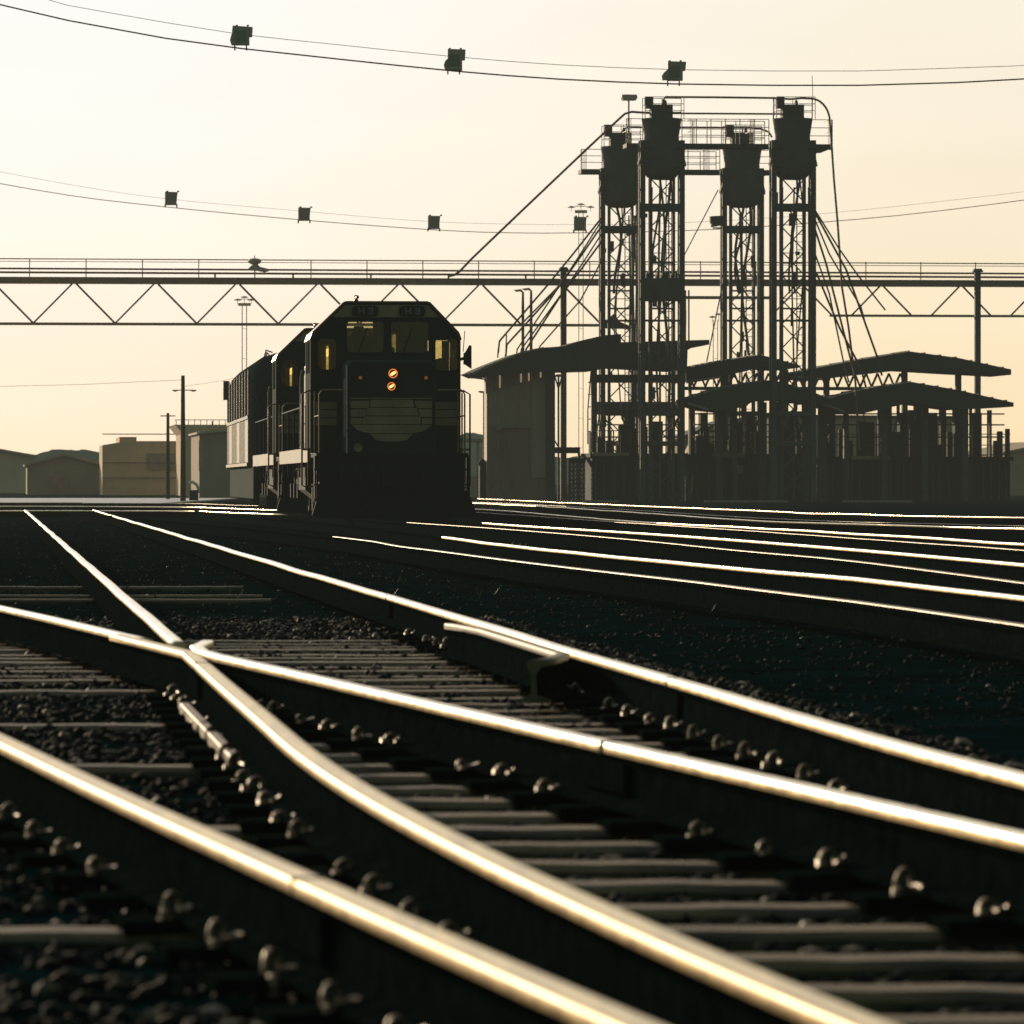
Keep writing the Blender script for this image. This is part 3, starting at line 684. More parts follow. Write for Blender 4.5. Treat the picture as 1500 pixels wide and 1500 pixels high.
# ------------------------------------------------------------------ sand towers
def make_tower(label, cx, Y, top, big=False, solid=False):
    f = Fr(cx, Y); t = thing('sand_tower', label, 'tower', f.loc, YR, 'sand towers above the service platforms')
    k = f.k; W_ = 29 * k * (1 if Y < 230 else .94); w2 = 17 * k
    dy = 208 if top == 0 else 247         # platform row of this tower
    zt = lambda py: f.z(py)
    o = 0 if top == 0 else 41
    # posts
    for sx in (-1, 1):
        for yy in (-.30, .30):
            s = MB(); s.box(sx * W_ - .105, sx * W_ + .105, yy - .105, yy + .105, -.02, zt(206 + o)); s.build('post', M['steel'], t)
        for yy in (-.15, .15):
            s = MB(); s.box(sx * w2 - .05, sx * w2 + .05, yy - .06, yy + .06, -.02, zt(258 + o)); s.build('inner_post', M['steel'], t)
    # lattice between the inner posts
    s = MB(); z0 = .3; z1 = zt(262 + o); n = int((z1 - z0) / .98); h = (z1 - z0) / n
    for i in range(n):
        a, b = z0 + i * h, z0 + (i + 1) * h
        for yy in (-.22,):
            s.bar((-w2, yy, a), (w2, yy, b), .05); s.bar((w2, yy, a), (-w2, yy, b), .05)
    s.build('lattice_bracing', M['steel'], t)
    # horizontal frames and small ties
    for py in (305 + o * .78, 470, 606, 650):
        z = zt(py); s = MB(); hh = .17 if py < 400 else (.10 if py > 500 else .04)
        s.box(-W_ - .05, W_ + .05, -.46, -.39, z - hh, z + hh); s.box(-W_, W_, .39, .45, z - hh * .6, z + hh * .6)
        for sx in (-1, 1): s.box(sx * W_ - .04, sx * W_ + .04, -.39, .39, z - .06, z + .06)
        s.build('cross_frame', M['steel'], t)
    # ladder on the side
    s = MB(); xl = W_ * .55
    for dx in (-.18, .18): s.box(xl + dx - .02, xl + dx + .02, .62, .66, 2.6, zt(215 + o))
    z = 2.7
    while z < zt(220 + o): s.box(xl - .18, xl + .18, .63, .65, z, z + .025); z += .32
    for sx in (-1, 1):
        for i in range(14):
            zz = 3 + i * .75; s.box(sx * W_ - .17, sx * W_ - .12, -.62, -.56, zz, zz + .10) if (i + int(cx)) % 3 else None
    s.build('ladder', M['steel'], t)
    # hoses hanging inside
    rnd = random.Random(int(cx)); s = MB()
    for i in range(3):
        x0 = rnd.uniform(-.3, .3); pts = []; fq = rnd.uniform(3, 7); dp = zt(262 + o) - zt(rnd.choice((430, 520, 600))); hy = rnd.uniform(-.15, .15)
        for j in range(12):
            q = j / 11; pts.append((x0 + .22 * math.sin(q * fq + i) * (1 - q * .4), hy, zt(262 + o) - q * dp))
        s.tube(pts, rnd.choice((.03, .045, .06)), 6)
    s.lathe([(.05, 0), (.12, .1), (.12, .5), (.05, .6)], (.1, 0, zt(420)), 10); s.build('sand_hose', M['steel'], t)
    # bin
    r0 = 27 * k; B = MB()
    zb = zt(264 + o * 1.0)
    B.lathe([(0, zb), (r0 * .45, zb + .02), (r0 * .80, zb + .12), (r0 * 1.0, zb + .34), (r0 * 1.02, zt(232 + o)), (r0 * .98, zt(212 + o)), (r0 * .97, zt(208 + o)), (r0 * .95, zt(200 + o)), (r0 * 1.08, zt(177 + o)), (r0 * 1.1, zt(174 + o)), (r0 * .55, zt(173 + o)), (0, zt(172 + o))], (0, 0, 0), 24)
    B.box(-W_ * .97, W_ * .97, -r0 * .60, r0 * .6, zt(250 + o), zt(209 + o))
    B.build('bin', M['bin'], t)
    s = MB(); s.box(-16 * k, 15 * k, -.4, .4, zt(176 + o), zt(154 + o)); s.box(-24 * k, -13 * k, -.25, .25, zt(159 + o), zt(143 + o)); s.lathe([(.07, 0), (.07, .12), (.04, .2)], (5 * k, -.1, zt(154 + o)), 8)
    s.build('filter_box', M['bin'], t)
    # lugs and valve gear at the bin foot
    for sx in (-1, 1):
        s = MB()
        s.prism([(sx * W_, zt(226 + o)), (sx * (W_ + 4 * k), zt(232 + o)), (sx * (W_ + 6 * k), zt(240 + o)), (sx * (W_ + 3 * k), zt(247 + o)), (sx * W_, zt(252 + o))], -.3, .2)
        s.tube([(sx * W_, -.6, zt(236 + o)), (sx * (W_ - 8 * k), -.7, zt(240 + o))], .04, 6)
        s.build('bracket', M['bin'], t)
    rn = random.Random(int(cx) * 3)
    for q in range(9):
        zz = rn.uniform(zt(640), zt(290 + o)); sx = rn.choice((-1, 1)); wv = rn.uniform(.08, .20); hv = rn.uniform(.15, .7)
        xx = sx * (W_ + rn.uniform(-.12, .10)) if q % 2 else rn.uniform(-w2, w2)
        MB().box(xx - wv / 2, xx + wv / 2, -.5, -.42, zz, zz + hv).build('junction_box', M['bin'], t)
    for q in range(3):
        xx = rn.uniform(-W_ * .8, W_ * .8); MB().tube([(xx, -.36, .1), (xx, -.36, zt(560)), (xx + rn.uniform(-.1, .1), -.36, zt(420)), (xx, -.36, zt(275 + o))], rn.choice((.025, .035, .045)), 6).build('conduit', M['steel'], t)
    for py in (216, 243): MB().box(-W_ - .13, W_ + .13, -.62, -.50, zt(py + o) - .05, zt(py + o) + .04).build('bin_band', M['bin'], t)
    for py in (385 + o, 452):
        MB().box(-w2, w2, -.3, .3, zt(py) - .03, zt(py) + .03).build('inner_platform', M['steel'], t)
        MB().tube([(-w2, -.3, zt(py - 14)), (w2, -.3, zt(py - 14))], .018, 5).build('platform_rail', M['steel'], t)
    # top cage
    s = MB(); x0, x1 = -26 * k, 31 * k; yy = .45
    for y_ in (-yy, yy):
        for px_ in (x0, (x0 + x1) / 2, x1): s.box(px_ - .015, px_ + .015, y_ - .015, y_ + .015, zt(175 + o), zt(143 + o))
        for py in (143, 153, 163): s.box(x0, x1, y_ - .014, y_ + .014, zt(py + o) - .013, zt(py + o) + .013)
    s.build('top_cage', M['pipe'], t)
    if solid:
        MB().box(-W_ + .1, W_ - .1, -.5, .5, zt(441), zt(408)).build('valve_chamber', M['bin'], t)
        s = MB()
        for i in range(7): s.box(-.62 + i * .2, -.58 + i * .2, -.45, .45, zt(408), zt(400))
        s.build('chamber_vents', M['bin'], t)
    return t
make_tower('tall sand tower second from the left, with a solid chamber halfway down', 969, 225, 0, solid=True)
make_tower('tall sand tower at the far right of the four', 1161, 225, 0)
make_tower('lower sand tower at the far left of the four', 909, 240, 1)
make_tower('lower sand tower between the two tall ones on the right', 1087, 240, 1)

def walkway(label, Y, segs, deckpy, railpy, ends, depth=1.3, back=.9):
    f = Fr(1000, Y); t = thing('elevated_walkway', label, 'walkway', f.loc, YR)
    d = MB()
    for a, b in segs:
        d.box(f.x(a), f.x(b), back, back + depth, f.z(deckpy + 6), f.z(deckpy))
    d.box(f.x(segs[0][0]), f.x(segs[-1][1]), back + .1, back + .2, f.z(deckpy + 8), f.z(deckpy + 6.1)); d.build('deck', M['steel'], t)
    h = MB()
    for a, b in segs:
        n = max(1, int((b - a) / 21))
        for yy in (back + .03, back + depth - .03)[:1 + (b - a > 60)]:
            for i in range(n + 1):
                x = f.x(a + (b - a) * i / n); h.box(x - .018, x + .018, yy - .018, yy + .018, f.z(deckpy), f.z(railpy))
            for q in (0, .33, .66): h.box(f.x(a), f.x(b), yy - .015, yy + .015, f.z(railpy + (deckpy - railpy) * q) - .014, f.z(railpy + (deckpy - railpy) * q) + .014)
    for px_ in ends:
        for q in (0, .5): h.box(f.x(px_) - .015, f.x(px_) + .015, back, back + depth, f.z(railpy + (deckpy - railpy) * q) - .015, f.z(railpy + (deckpy - railpy) * q) + .015)
    h.build('handrail', M['pipe'], t)
    for px_ in ends:
        pn = MB()
        for q in range(5): pn.box(f.x(px_ + q * 1.6), f.x(px_ + q * 1.6) + .016, back, back + .02, f.z(deckpy), f.z(railpy))
        pn.build('mesh_panel', M['pipe'], t)
    return t
walkway('upper steel walkway with handrails linking the two tall sand towers', 225, [(921, 945), (1003, 1132), (1190, 1226)], 208, 172, (921, 1015, 1104, 1220))
walkway('lower steel walkway with handrails linking the two shorter sand towers', 240, [(853, 884), (940, 1058), (1116, 1135)], 247, 218, (854, 1036), back=.7)
s = MB(); f = Fr(1190, 225); s.prism(f.poly([(1186, 214.5), (1226, 214.5), (1212, 220), (1186, 221)]), .9, 2.0); o = s.build('walkway_bracket', M['steel']); o.location = f.loc; o.rotation_euler.z = YR; tag(o, 'tapered bracket under the right end of the upper walkway', 'bracket')

def pipe(label, pts, Y, r, m='pipe', name='pipe', cat='pipe', group=None, n=8):
    f = Fr(pts[0][0], Y); P = [Vector((*q, 0)) for q in pts]
    if len(P) > 2: P = [Vector((*q, 0)) for q in pts]
    s = MB().tube([f.p(q[0], q[1]) for q in pts], r, n); o = s.build(name, M[m]); o.location = f.loc; o.rotation_euler.z = YR
    return tag(o, label, cat, group)
arc = [(1190 + 28 * math.sin(a), 143 + 34 * (1 - math.cos(a))) for a in [R(i * 10) for i in range(10)]]
pipe('topmost pipe joining the tall towers and curving down at the right', [(971, 154), (971.5, 147), (975, 142), (1050, 142), (1135, 142.5), (1160, 144), (1176, 142.5)] + arc + [(1220, 200), (1224, 260), (1230, 330), (1236, 420), (1246, 480), (1256, 560), (1262, 660)], 224.6, .045)
pipe('straight pipe between the filter boxes of the tall towers', [(985, 166), (1147, 166)], 224.6, .04)
pipe('pipe dropping vertically beside the right tall tower top', [(1133, 142), (1133.5, 150), (1133, 175)], 224.4, .03)
pipe('low pipe along the lower towers ending in a bend', [(911, 196), (913, 189), (920, 186.5), (1000, 186), (1100, 186), (1115, 187), (1128, 192), (1133, 200)], 239.5, .045)
pipe('small hooked pipe above the lower right tower', [(1087, 197), (1088, 188)], 239.4, .03)
pipe('long slanting pipe from the gantry up to the left tall tower', [(957, 166), (925, 164), (915, 167), (905, 176), (860, 218), (760, 313), (690, 380), (672, 399), (664, 404), (655, 406)], 225.5, .05)
for i, (a, b, c_) in enumerate((((882, 318), (800, 420), (731, 500)), ((882, 322), (812, 430), (757, 512)), ((882, 330), (815, 425), (742, 505)), ((884, 338), (830, 420), (763, 512)), ((884, 350), (822, 432), (770, 512)), ((886, 372), (850, 440), (790, 508)))):
    pipe('slanting sand hose fanning down to the left canopy, %s from the top' % sl_ord[i].replace('nearest', 'first'), [a, ((a[0] + b[0]) / 2 , (a[1] + b[1]) / 2 + 1), b, c_, (c_[0] - 2, c_[1] + 18)], 238 + i * .2, .035 if i % 2 else .045, 'steel', 'sand_hose', 'hose', 'hoses slanting left of the towers')
for i, (a, b, c_) in enumerate((((1194, 308), (1228, 362), (1258, 404)), ((1194, 312), (1240, 395), (1285, 520)), ((1194, 322), (1215, 372), (1262, 450)), ((1192, 330), (1210, 385), (1245, 520)), ((1194, 372), (1215, 430), (1236, 530)), ((1196, 400), (1230, 480), (1262, 540)))):
    pipe('slanting sand hose fanning down right of the towers, %s from the top' % sl_ord[i].replace('nearest', 'first'), [a, b, c_, (c_[0] + (40 if i == 0 else 8), c_[1] + (50 if i == 0 else 30))], 226 + i * .3, .045 if i % 2 else .035, 'steel', 'sand_hose', 'hose', 'hoses slanting right of the towers')
pipe('thin stay wire slanting left from the lower right tower', [(1052, 278), (1003, 372), (985, 410)], 239, .025, 'steel', 'stay_wire', 'wire')
pipe('thin rod leaning between the towers above the middle canopy', [(1062, 400), (1035, 530)], 236, .028, 'steel', 'stay_rod', 'rod')
pipe('slim aerial mast above the right tall tower', [(1190, 176), (1190.5, 134), (1189.5, 111)], 225, .014, 'pipe', 'aerial_mast', 'mast')
for lab, x in (('twin drop pipe just right of the left tall tower, nearer the tower', 1004), ('twin drop pipe just right of the left tall tower, farther from the tower', 1009)):
    pipe(lab, [(x, 425), (x, 505)], 224, .035, 'pipe')

# flood lamp on a post near the towers
f = Fr(921, 226); t = thing('post_lamp', 'flat rectangular lamp on a post beside the left tall tower', 'lamp', f.loc, YR)
MB().box(-.03, .03, -.03, .03, f.z(208), f.z(146)).build('post', M['steel'], t)
MB().prism(f.poly([(910, 139), (932, 139), (933, 143), (931, 147), (912, 147), (910, 143)]), -.25, .25).build('lamp_head', M['lampcase'], t)
f = Fr(1048, 238); t = thing('bracket_floodlight', 'boxy floodlight on the left side of the lower right tower', 'floodlight', f.loc, YR)
MB().prism(f.poly([(1040, 317), (1058, 316), (1058, 330), (1042, 333), (1042, 328), (1040, 325)]), -.2, .2).build('lamp_case', M['bin'], t)
MB().box(f.x(1044), f.x(1058), -.03, .03, f.z(335), f.z(333)).build('bracket', M['bin'], t)

# ------------------------------------------------------------------ floodlights on span cables
def catenary(pts, Y, r, label):
    P = smooth_path([((a - CX) / F * Y, CAMZ + (HY - b) / F * Y) for a, b in pts], 1.5)
    o = MB().tube([(v.x, Y, v.y) for v in P], r, 6).build('span_cable', M['cable']); return tag(o, label, 'cable')
catenary([(-60, -8), (100, 30), (242, 56), (353, 71), (500, 87), (665, 104), (820, 116), (990, 123), (1130, 125), (1258, 125), (1400, 121), (1560, 112)], 160, .022, 'thick upper cable carrying the large floodlights across the sky')
catenary([(-60, -40), (100, 8), (242, 33), (350, 50), (500, 66), (665, 83), (820, 95), (990, 102), (1130, 104), (1258, 104), (1560, 94)], 160, .009, 'faint thin wire just above the thick upper cable')
catenary([(-60, 258), (100, 286), (242, 303), (440, 322), (640, 337), (750, 341), (850, 341), (1048, 336), (1258, 321), (1400, 306), (1560, 285)], 260, .018, 'lower thin cable carrying the smaller floodlights')
catenary([(-60, 240), (100, 270), (242, 291), (440, 309), (640, 325), (850, 329), (1048, 324), (1258, 308), (1560, 274)], 260, .007, 'hairline wire just above the lower cable')
def flood(px, py, Y, sc, label, group, var=0, dark=True):
    f = Fr(px, Y); t = thing('span_floodlight', label, 'floodlight', (f.loc[0], Y, 0), 0, group)
    k = f.k * sc; z = f.z(py)
    shapes = [[(-12, 15), (17, 13), (16, -1), (12, -1), (12, -13), (-14, -13), (-16, -6), (-13, 4)],
              [(-9, 16), (17, 15), (16, 0), (12, 0), (12, -15), (-13, -15), (-15, -8), (-13, -2), (-9, 2)],
              [(-9, 15), (18, 14), (17, 2), (13, 1), (13, -13), (-17, -12), (-18, -7), (-15, -2), (-9, 3)],
              [(-9, 10), (9, 9.5), (8, 2), (7, -9), (-9, -9)]]
    sh = [(a * k, z + b * k) for a, b in shapes[var]]
    MB().prism(sh, -.16, .2).build('lamp_case', M['lampcase'] if dark else M['gantry'], t, bevel=.01)
    MB().box(-8 * k, 8 * k, -.175, -.162, z - 9 * k, z + 8 * k).build('lamp_glass', M['lampglass'], t)
    s = MB()
    zc = z - (21 if var < 3 else 13) * k; ze = z - (13 if var < 3 else 9) * k
    for a in (-9, 8): s.box((a - 1) * k, (a + 1) * k, -.03, .03, zc, ze)
    s.box(-10 * k, 9 * k, -.05, .05, ze - .6 * k, ze + 1.2 * k)
    for a in (-6, 10): s.box((a - 1.5) * k, (a + 1.5) * k, -.05, .05, sh[0][1] - .5 * k, sh[0][1] + 1.6 * k)
    s.build('cable_bracket', M['steel'], t)
    return t
flood(353, 53, 160, 1, 'large floodlight hanging at the upper left of the sky', 'large floodlights on the upper cable', 0)
flood(665, 88, 160, 1, 'large floodlight in the middle of the upper cable', 'large floodlights on the upper cable', 1)
flood(987, 105, 160, 1, 'large floodlight on the upper cable right above the towers', 'large floodlights on the upper cable', 2)
flood(251, 291, 260, 1, 'small brownish floodlight at the left end of the lower cable', 'small floodlights on the lower cable', 3, False)
flood(446, 314, 260, 1, 'small floodlight on the lower cable above the leading locomotive\'s left', 'small floodlights on the lower cable', 3)
flood(636, 326, 260, 1, 'small floodlight on the lower cable above the locomotive roof', 'small floodlights on the lower cable', 3)
flood(850, 328, 260, 1.05, 'small floodlight on the lower cable just left of the sand towers', 'small floodlights on the lower cable', 3)
# span poles well outside the photograph's edges carry the cables
for px_, Y, zt_, lab in ((-60, 160, 15.2, 'tall pole holding the upper cable at the left'), (1560, 160, 12.9, 'tall pole holding the upper cable at the right'), (-60, 260, 16.2, 'distant pole holding the lower cable at the left'), (1560, 260, 15.2, 'distant pole holding the lower cable at the right')):
    o = MB().tube([((px_ - CX) / F * Y, Y, -.1), ((px_ - CX) / F * Y, Y, zt_)], .18, 10, r2=.1).build('span_pole', M['steel']); tag(o, lab, 'pole')

# ------------------------------------------------------------------ pipe gantry
f = Fr(500, 245); g = thing('pipe_gantry', 'long steel truss gantry with yellow handrail spanning the yard', 'gantry', f.loc, YR)
k = f.k
s = MB(); s.box(f.x(-120), f.x(1600), -.35, .35, f.z(417), f.z(408)); s.box(f.x(-120), f.x(1600), -.38, -.34, f.z(409.5), f.z(407.5)); s.build('top_chord', M['gantry'], g)
s = MB(); s.box(f.x(-120), f.x(885), -.08, .08, f.z(477.5), f.z(473.5)); s.box(f.x(1222), f.x(1600), -.08, .08, f.z(462), f.z(458.5)); s.box(f.x(1003), f.x(1140), -.08, .08, f.z(436.5), f.z(432)); s.build('bottom_chord', M['gantry'], g)
x = 348 - 119 * 4
def diag(a, b, w_): MB().bar(a, b, w_).build('web_diagonal', M['pipe'], g)
while x < 1650:
    if x < 880:
        diag(f.p(x - 60, 475, 0), f.p(x - 3, 417, 0), .075); diag(f.p(x + 3, 417, .05), f.p(x + 60, 475, .05), .085)
    elif x > 1180:
        diag(f.p(x - 45, 460, 0), f.p(x - 3, 417, 0), .075); diag(f.p(x + 3, 417, 0), f.p(x + 45, 460, 0), .075)
    x += 119
MB().prism(f.poly([(880, 475), (888, 470), (902, 458), (910, 470), (925, 476), (925, 481), (880, 480)]), -.06, .06).build('gusset', M['steel'], g)
s = MB(); x = 291 - 82 * 5
while x < 1600: s.box(f.x(x) - .022, f.x(x) + .022, -.3, -.26, f.z(408), f.z(381)); x += 82
s.build('handrail_posts', M['gantry'], g)
s = MB(); s.tube([f.p(-120, 381, -.28), f.p(1600, 383, -.28)], .026, 6); s.tube([f.p(-120, 384, .3), f.p(1600, 386, .3)], .015, 6); s.build('handrail', M['yellowrail'], g)
s = MB()
for py, r_ in ((396, .045), (401.5, .05)): s.tube([f.p(-120, py - 1, -.1), f.p(1600, py + 1.5, -.1)], r_, 8)
x = 315
while x < 1200: s.box(f.x(x) - .04, f.x(x) + .04, -.15, -.05, f.z(408), f.z(402)); x += 114
s.build('service_pipes', M['pipe'], g)
for px_ in (825, 1440):
    s = MB(); s.box(f.x(px_) - .13, f.x(px_) + .13, -.75, -.5, -.05, f.z(396)); s.prism(f.poly([(px_ - 8, 396), (px_ - 5, 391), (px_ + 5, 391), (px_ + 8, 396)]), -.8, -.45); s.build('support_post', M['steel'], g)
# warning light on the gantry
f = Fr(373, 244); t = thing('gantry_beacon', 'round dark beacon standing on the gantry handrail', 'beacon', f.loc, YR)
MB().lathe([(0, 0), (.15, .02), (.29, .10), (.30, .18), (.22, .27), (.05, .30), (0, .30)], (0, 0, f.z(388)), 16).build('lamp_dome', M['lampcase'], t)
MB().prism(f.poly([(361, 396), (366, 391), (372, 386), (376, 386), (381, 391), (394, 394), (394, 397), (388, 399), (378, 397)]), -.12, .12).build('mount', M['lampcase'], t)
MB().box(-.02, .02, -.02, .02, f.z(408), f.z(374)).build('rod', M['pipe'], t)

# ------------------------------------------------------------------ left canopy and shed
f = Fr(760, 230); sh = thing('service_shed', 'narrow grey corrugated shed with a raised panel, under the left canopy', 'shed', f.loc, YR)
s = MB(); x0, x1 = f.x(713), f.x(811); n = 34
pts_ = []
for i in range(n * 2 + 1):
    x = x0 + (x1 - x0) * i / (n * 2); pts_.append((x, -.0 if i % 2 else -.035))
vs = []
for x, y_ in pts_:
    px_ = 713 + (x - x0) / k * 245 / 230
    top = f.z(551 - (px_ - 713) * .12); vs += [(x, y_, -.02), (x, y_, top)]
s.add(vs, [(i * 2, i * 2 + 2, i * 2 + 3, i * 2 + 1) for i in range(n * 2)]); s.box(x0, x1, .03, 1.3, -.02, f.z(552)); s.build('wall', M['shed'], sh)
s = MB(); n = 22; vs = []
for i in range(n * 2 + 1):
    q = i / (n * 2); px_ = 715 + q * 62; vs += [(f.x(px_), -.10 if i % 2 else -.13, f.z(625)), (f.x(px_), -.10 if i % 2 else -.13, f.z(577 - q * 20))]
s.add(vs, [(i * 2, i * 2 + 2, i * 2 + 3, i * 2 + 1) for i in range(n * 2)]); s.box(f.x(778), f.x(799), -.1, -.06, f.z(700), f.z(556)); s.build('cladding_panel', M['shedlight'], sh)
MB().box(f.x(729), f.x(777), -.2, -.13, f.z(627), f.z(625)).build('door_track', M['deck'], sh)
s = MB(); s.box(f.x(728), f.x(731), -.2, -.12, f.z(664), f.z(636)); s.box(f.x(775.5), f.x(777.5), -.2, -.12, f.z(659), f.z(638)); s.box(f.x(727), f.x(734), -.19, -.12, f.z(630), f.z(618)); s.build('lit_strip', M['deck'], sh)  # pale bars stand in for strips of light on the wall
s = MB()
for a, y0_, y1_ in ((731, 568, 548), (762, 560, 545), (773.5, 558, 546), (791, 553, 545)): s.box(f.x(a), f.x(a + 2), -.07, -.04, f.z(y0_), f.z(y1_))
s.build('slit_window', mat('slit_glow', (.55, .45, .28), rough=.3, emit=((1, .8, .5), .25)), sh)  # light through the slits is put in as a faint glow
s = MB(); s.box(f.x(800), f.x(812), -.4, .2, -.02, f.z(530)); s.build('corner_column', M['steel'], sh)
s = MB(); s.tube([f.p(687, 546, -.2), f.p(687, 553, -.2), f.p(711, 556, -.2), f.p(712, 577, -.2)], .035, 6); s.build('downpipe', M['deck'], sh)
s = MB(); s.box(f.x(704), f.x(713), .4, 1, -.02, f.z(680)); s.lathe([(.16, 0), (.2, .1), (.1, .25), (0, .3)], (f.x(708), .6, f.z(682)), 10)
for i in range(9): s.box(f.x(703), f.x(714), .3, .38, .2 + i * .15, .24 + i * .15)
s.build('meter_cabinet', M['wall'], sh)
c = thing('service_canopy', 'long flat canopy with curved left eave over the shed and left towers', 'canopy', f.loc, YR)
s = MB(); s.prism(f.poly([(690, 546), (705, 539), (722, 532), (760, 517), (792, 510), (822, 508), (850, 499), (880, 492), (906, 490), (906, 502), (1036, 498), (1036, 505), (1022, 508), (1012, 509), (1004, 513), (1003, 541), (905, 536), (880, 541), (815, 543), (715, 551), (702, 551)]), -1.2, 5.5); s.build('roof', M['roof'], c)
s = MB(); s.prism(f.poly([(688, 546), (705, 538), (722, 531), (760, 516), (792, 509), (792, 511.5), (760, 519), (722, 534), (705, 542), (690, 549)]), -1.3, -1.21); s.build('gutter', M['deck'], c)
for px_ in (872, 1000): MB().box(f.x(px_) - .12, f.x(px_) + .12, .2, .45, -.02, f.z(540)).build('post', M['steel'], c)
s = MB(); s.box(f.x(870), f.x(1003), .5, 1, f.z(606), f.z(588)); s.box(f.x(870), f.x(1003), .5, 1, f.z(560), f.z(548)); s.build('crossbeam', M['steel'], c)
# roof railing beside the hoses
pipe('bent handrail loop on the left canopy roof', [(729, 524), (731, 502), (738, 492), (757, 470)], 231, .03, 'steel', 'roof_handrail', 'handrail')
pipe('short post on the left canopy roof', [(741, 518), (742, 490)], 231, .03, 'steel', 'roof_post', 'post')

def gable(label, Y, top, bottom, d0, d1, posts, postbase=733):
    f = Fr(1100, Y); c = thing('gable_canopy', label, 'canopy', f.loc, YR)
    MB().prism(f.poly(top + bottom[::-1]), d0, d1).build('roof', M['roof'], c)
    for q in range(14):
        xa = top[0][0] + (top[-1][0] - top[0][0]) * (q + .5) / 14
        for (a0, b0), (a1, b1) in zip(top, top[1:]):
            if a0 <= xa <= a1:
                zc = f.z(b0 + (b1 - b0) * (xa - a0) / (a1 - a0)); MB().box(f.x(xa) - .02, f.x(xa) + .02, d0 + .02, d1 - .1, zc - .02, zc + .05).build('roof_seam', M['roof'], c)
    MB().tube([f.p(*bottom[0], d0 - .06), f.p(*bottom[1], d0 - .06)], .05, 6).build('gutter', M['deck'], c)
    for px_, w_ in posts:
        py = min(b for a, b in bottom) ; MB().box(f.x(px_ - w_ / 2), f.x(px_ + w_ / 2), .3, .6, -.02, f.z(py + 3)).build('post', M['steel'], c)
    return c, f
c1, f1 = gable('rear gabled canopy between the tower pairs, its ridge highest', 236, [(1000, 540), (1050, 530), (1093, 523), (1110, 520.5), (1128, 525), (1158, 533), (1168, 536)], [(1000, 561), (1050, 553), (1090, 544), (1110, 538), (1135, 540), (1150, 541), (1168, 539)], -1, 4, ((1012, 4), (1064, 10), (1152, 10)))
c2, f2 = gable('front gabled canopy with a low wide roof under the rear one', 226, [(1000, 585), (1050, 569), (1090, 562), (1120, 558), (1140, 561), (1180, 573), (1206, 584)], [(1000, 592), (1030, 601), (1060, 604), (1100, 588), (1140, 586), (1160, 589), (1200, 592), (1206, 588)], -1.5, 2.5, ((1056, 9), (1078, 7), (1120, 10), (1143, 12), (1182, 8)))
c3, f3 = gable('right rear canopy whose roof rises toward the picture edge', 237, [(1155, 548), (1200, 538), (1258, 527), (1330, 515), (1400, 524), (1480, 541)], [(1155, 553), (1200, 556), (1258, 549), (1330, 541), (1400, 545), (1480, 549)], -1, 4, ((1214, 8), (1330, 8), (1410, 8)))
c4, f4 = gable('right front canopy over the last service platform', 227, [(1196, 588), (1230, 578), (1258, 571), (1330, 560), (1400, 572), (1480, 590)], [(1196, 592), (1230, 604), (1258, 606), (1330, 590), (1400, 600), (1480, 596)], -1.5, 2.5, ((1208, 12), (1243, 7), (1300, 9), (1360, 9), (1420, 9)))
for cc, ff, xs in ((c1, f1, (1003, 1160)), (c3, f3, (1165, 1330))):
    s = MB(); x = xs[0]; i = 0
    while x < xs[1]:
        s.bar(ff.p(x, 566, 1), ff.p(x + 9, 546, 1), .09); s.bar(ff.p(x + 9, 546, 1), ff.p(x + 17, 566, 1), .08); x += 17; i += 1
    s.box(ff.x(xs[0]), ff.x(xs[1]), .9, 1.1, ff.z(571), ff.z(566)); s.build('roof_truss', M['steel'], cc)

